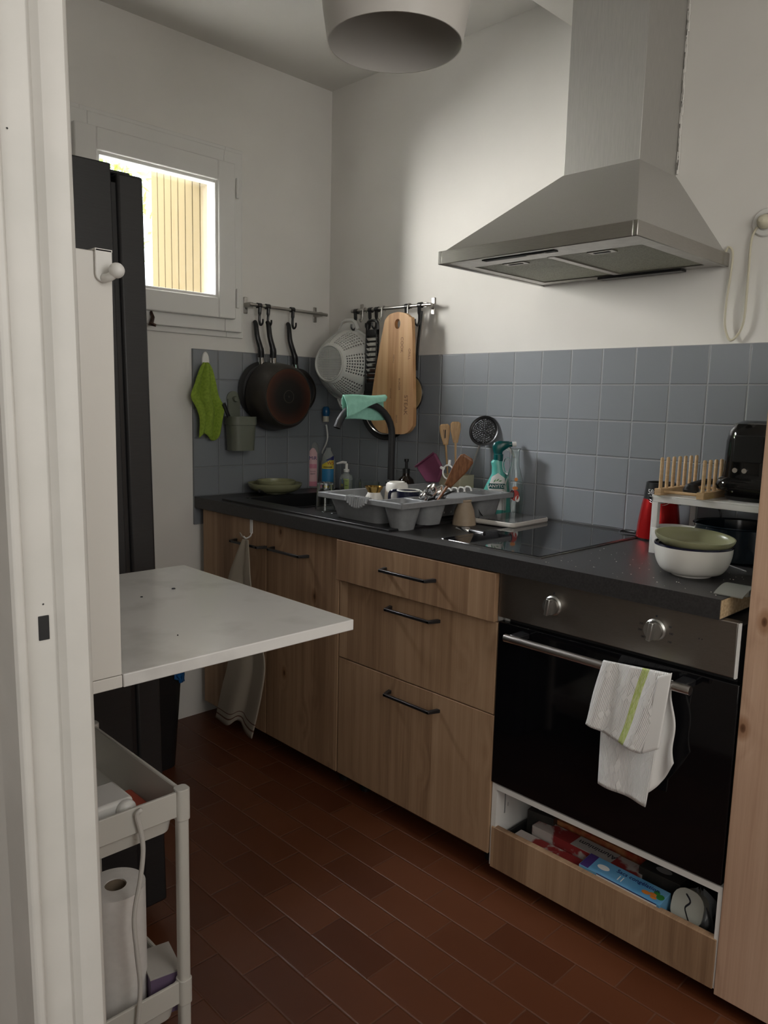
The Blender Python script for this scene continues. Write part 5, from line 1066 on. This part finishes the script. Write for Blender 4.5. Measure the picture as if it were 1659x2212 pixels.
# linen towel on sink cabinet
h=thing('over_door_hook','white over-door hook on the sink cabinet door','hook'); yk=at(543,1140,'x',-.648).y
m=MB(); m.box(-.6495,-.6465,yk-.007,yk+.007,.775,.824); m.box(-.6495,-.63,yk-.007,yk+.007,.8225,.8248); m.tube(spl([(-.648,yk,.777),(-.652,yk,.765),(-.668,yk+.004,.758),(-.676,yk+.008,.766)],5),.005,10,squash=.5); ob('hook_body',m,WHT2,h); rebase(h)
ytop=yk+.022
LL=spl([at(u,v,'x',-.69) for u,v in ((522,1162),(508,1200),(494,1250),(492,1330),(495,1420),(481,1480),(466,1547))],8); LR=spl([at(u,v,'x',-.69) for u,v in ((535,1164),(540,1205),(546,1250),(560,1340),(580,1425),(573,1500),(553,1590))],8)
def linf(u,v):
    p=mix(sm(LL,v),sm(LR,v),u); am=min(1,v*2+.2)
    return (p.x+.006-.020*abs(math.sin(u*PI*1.5+.25))*am-.004*math.sin(u*11+v*3)*am,p.y,p.z+.030*math.exp(-((u-.56)/.10)**2)*v**6-.004)
o=thing('linen_towel','beige linen tea towel with dark end stripes hanging on the sink cabinet','towel'); ob('cloth',MB().grid(linf,40,50),LIN,o,solid=.003)
m=MB(); m.lathe([(.006,-.002),(.010,0),(.006,.002)],(0,0,0),16); ob('hanging_loop',MB().tube(spl([(-.676,ytop,.762),(-.684,ytop-.006,.778),(-.676,ytop-.012,.762)],5),.002,8),LINEN,o); m.b.free(); rebase(o)
# ================================================================ DRAWER CONTENTS
def carton(name,label,x,y,z,lx,ly,lz,rz,mat,tilt=0):
    t=thing(name,label,'box'); m=MB(); m.cbox((0,0,lz/2),(lx,ly,lz)); ob('carton',m,mat,t,bevel=.0008); t.location=(x,y,z); t.rotation_euler=(0,R(tilt),R(rz)); return t
FOODP=mottled('food_print',(.30,.04,.02),(.45,.20,.08),35,.5,.05); FOODP2=mottled('food_print_pale',(.28,.03,.03),(.50,.45,.42),14,.5,.05,lo=.5,hi=.56); DARKP=mottled('dark_print',(.02,.02,.02),(.05,.045,.04),20,.4); BLUP=mottled('blue_carton',(.03,.20,.42),(.22,.48,.70),5,.4,.02)
dz=.067
a=carton('foil_box','red and white foil carton reading Aluminium upside down',-.545,-1.67,dz,.05,.30,.088,-1,FOODP2); 
ob('white_panel',MB().cbox((0,-.02,.0885),(.050,.11,.001)),M('pale_card',(.42,.40,.38),.5),a)
text('Aluminium',.024,(.003,-.025,.0893),((0,1,0),(-1,0,0),(0,0,1)),BPR,a)
b=carton('cling_film_box','orange and red cling film carton at the back of the open drawer',-.48,-1.72,dz,.05,.34,.095,1,FOODP)
c=carton('red_white_box','red and white carton lying against the drawer front',-.600,-1.62,dz,.040,.25,.070,0,FOODP2)
d=carton('bin_bag_roll_box','black carton at the left end of the open drawer',-.515,-1.52,dz+.02,.045,.075,.088,8,DARKP); text('20 m',.014,(0,0,.0886),((0,-1,0),(1,0,0),(0,0,1)),WPR,d)
e=carton('dark_carton','black carton behind the blue freezer bag box',-.53,-1.86,dz+.018,.05,.10,.088,0,DARKP); m=MB(); m.lathe([(.0001,0),(.016,0)],(0,0,.0885),20,sx=.7,sy=1.2); ob('white_oval',m,M('grey_print',(.3,.3,.3),.5),e)
f=carton('freezer_bag_box','blue freezer bag carton reading Sacs congélation, leaning on the drawer front',-.594,-1.80,dz+.002,.052,.205,.092,-1.5,BLUP,-8)
m=MB(); m.lathe([(.0001,0),(.014,0)],(0,.052,.0925),24,sx=.6,sy=1.1); ob('white_oval',m,WPR,f); ob('violet_corner',MB().cbox((.0,.09,.0923),(.050,.022,.0006)),M('violet_print',(.06,.03,.16),.5),f)
ob('white_band',MB().cbox((-.0262,-.02,.078),(.0006,.15,.022)),WPR,f); ob('navy_line',MB().cbox((-.0262,-.02,.091),(.0008,.15,.002)),NAV2,f)
XL=((0,-1,0),(1,0,0),(0,0,1))
text('Sacs congélation',.016,(.012,-.030,.0926),XL,NAV2,f); text('1l',.024,(-.008,.005,.0926),XL,WPR,f); text('Sacs congélation',.016,(-.0268,-.02,.078),((0,-1,0),(0,0,1),(-1,0,0)),NAV2,f)
m=MB()
for k,(dx,dy,s_) in enumerate(((-.008,-.06,.010),(-.004,-.075,.009),(-.012,-.08,.008))): m.lathe([(.0001,.0008),(s_,0)],(dx,dy,.0924),12,sx=.6)
ob('carrot_print',m,ORP,f); m=MB(); m.lathe([(.0001,.0008),(.009,0)],(-.002,-.092,.0923),12); m.lathe([(.0001,.0008),(.007,0)],(.006,-.08,.0923),12); ob('pea_print',m,GRN,f)
# swirl-lidded tin
t=thing('swirl_lid_pot','pale lidded tub with a dark swirl standing on edge in the drawer','tub'); c=at(1484,1963,'x',-.60)
m=MB(); m.T=Matrix.Translation((-.595,c.y,max(c.z,dz+.040)))@Matrix.Rotation(R(-70),4,'Y'); m.loft([rrect(0,0,.07,.062,.028,-.05),rrect(0,0,.07,.062,.028,-.002),rrect(0,0,.078,.070,.030,0),rrect(0,0,.078,.070,.030,.006),rrect(0,0,.070,.062,.028,.006)]); ob('tub_body',m,M('pale_green_plastic',(.46,.47,.42),.4),t)
m=MB(); m.T=Matrix.Translation((-.595,c.y,max(c.z,dz+.040)))@Matrix.Rotation(R(-70),4,'Y'); m.tube(spl([(.028,.008,.0066),(.015,-.004,.0066),(0,.004,.0066),(-.014,-.002,.0066),(-.026,-.010,.0066)],6),[.001]+[.004]*23+[.001],8,squash=.2) ; ob('swirl',m,BPR,t); rebase(t)
m=MB(); random.seed(9)
def bag(u,v):
    a=2*PI*u; r=.042*math.sin(PI*(.05+.9*v))*(1+.25*math.sin(a*3+v*5)+.12*math.sin(a*7)); return (-.555+r*math.cos(a)*.8,-1.955+r*math.sin(a)*.9,dz+.01+.105*v+.008*math.sin(a*5))
m.grid(bag,40,16); o=ob('plastic_bag',m,M('crumpled_film',(.20,.21,.22),.25,Alpha=.9),label='crumpled grey plastic bag stuffed at the right end of the drawer',cat='bag'); rebase(o)
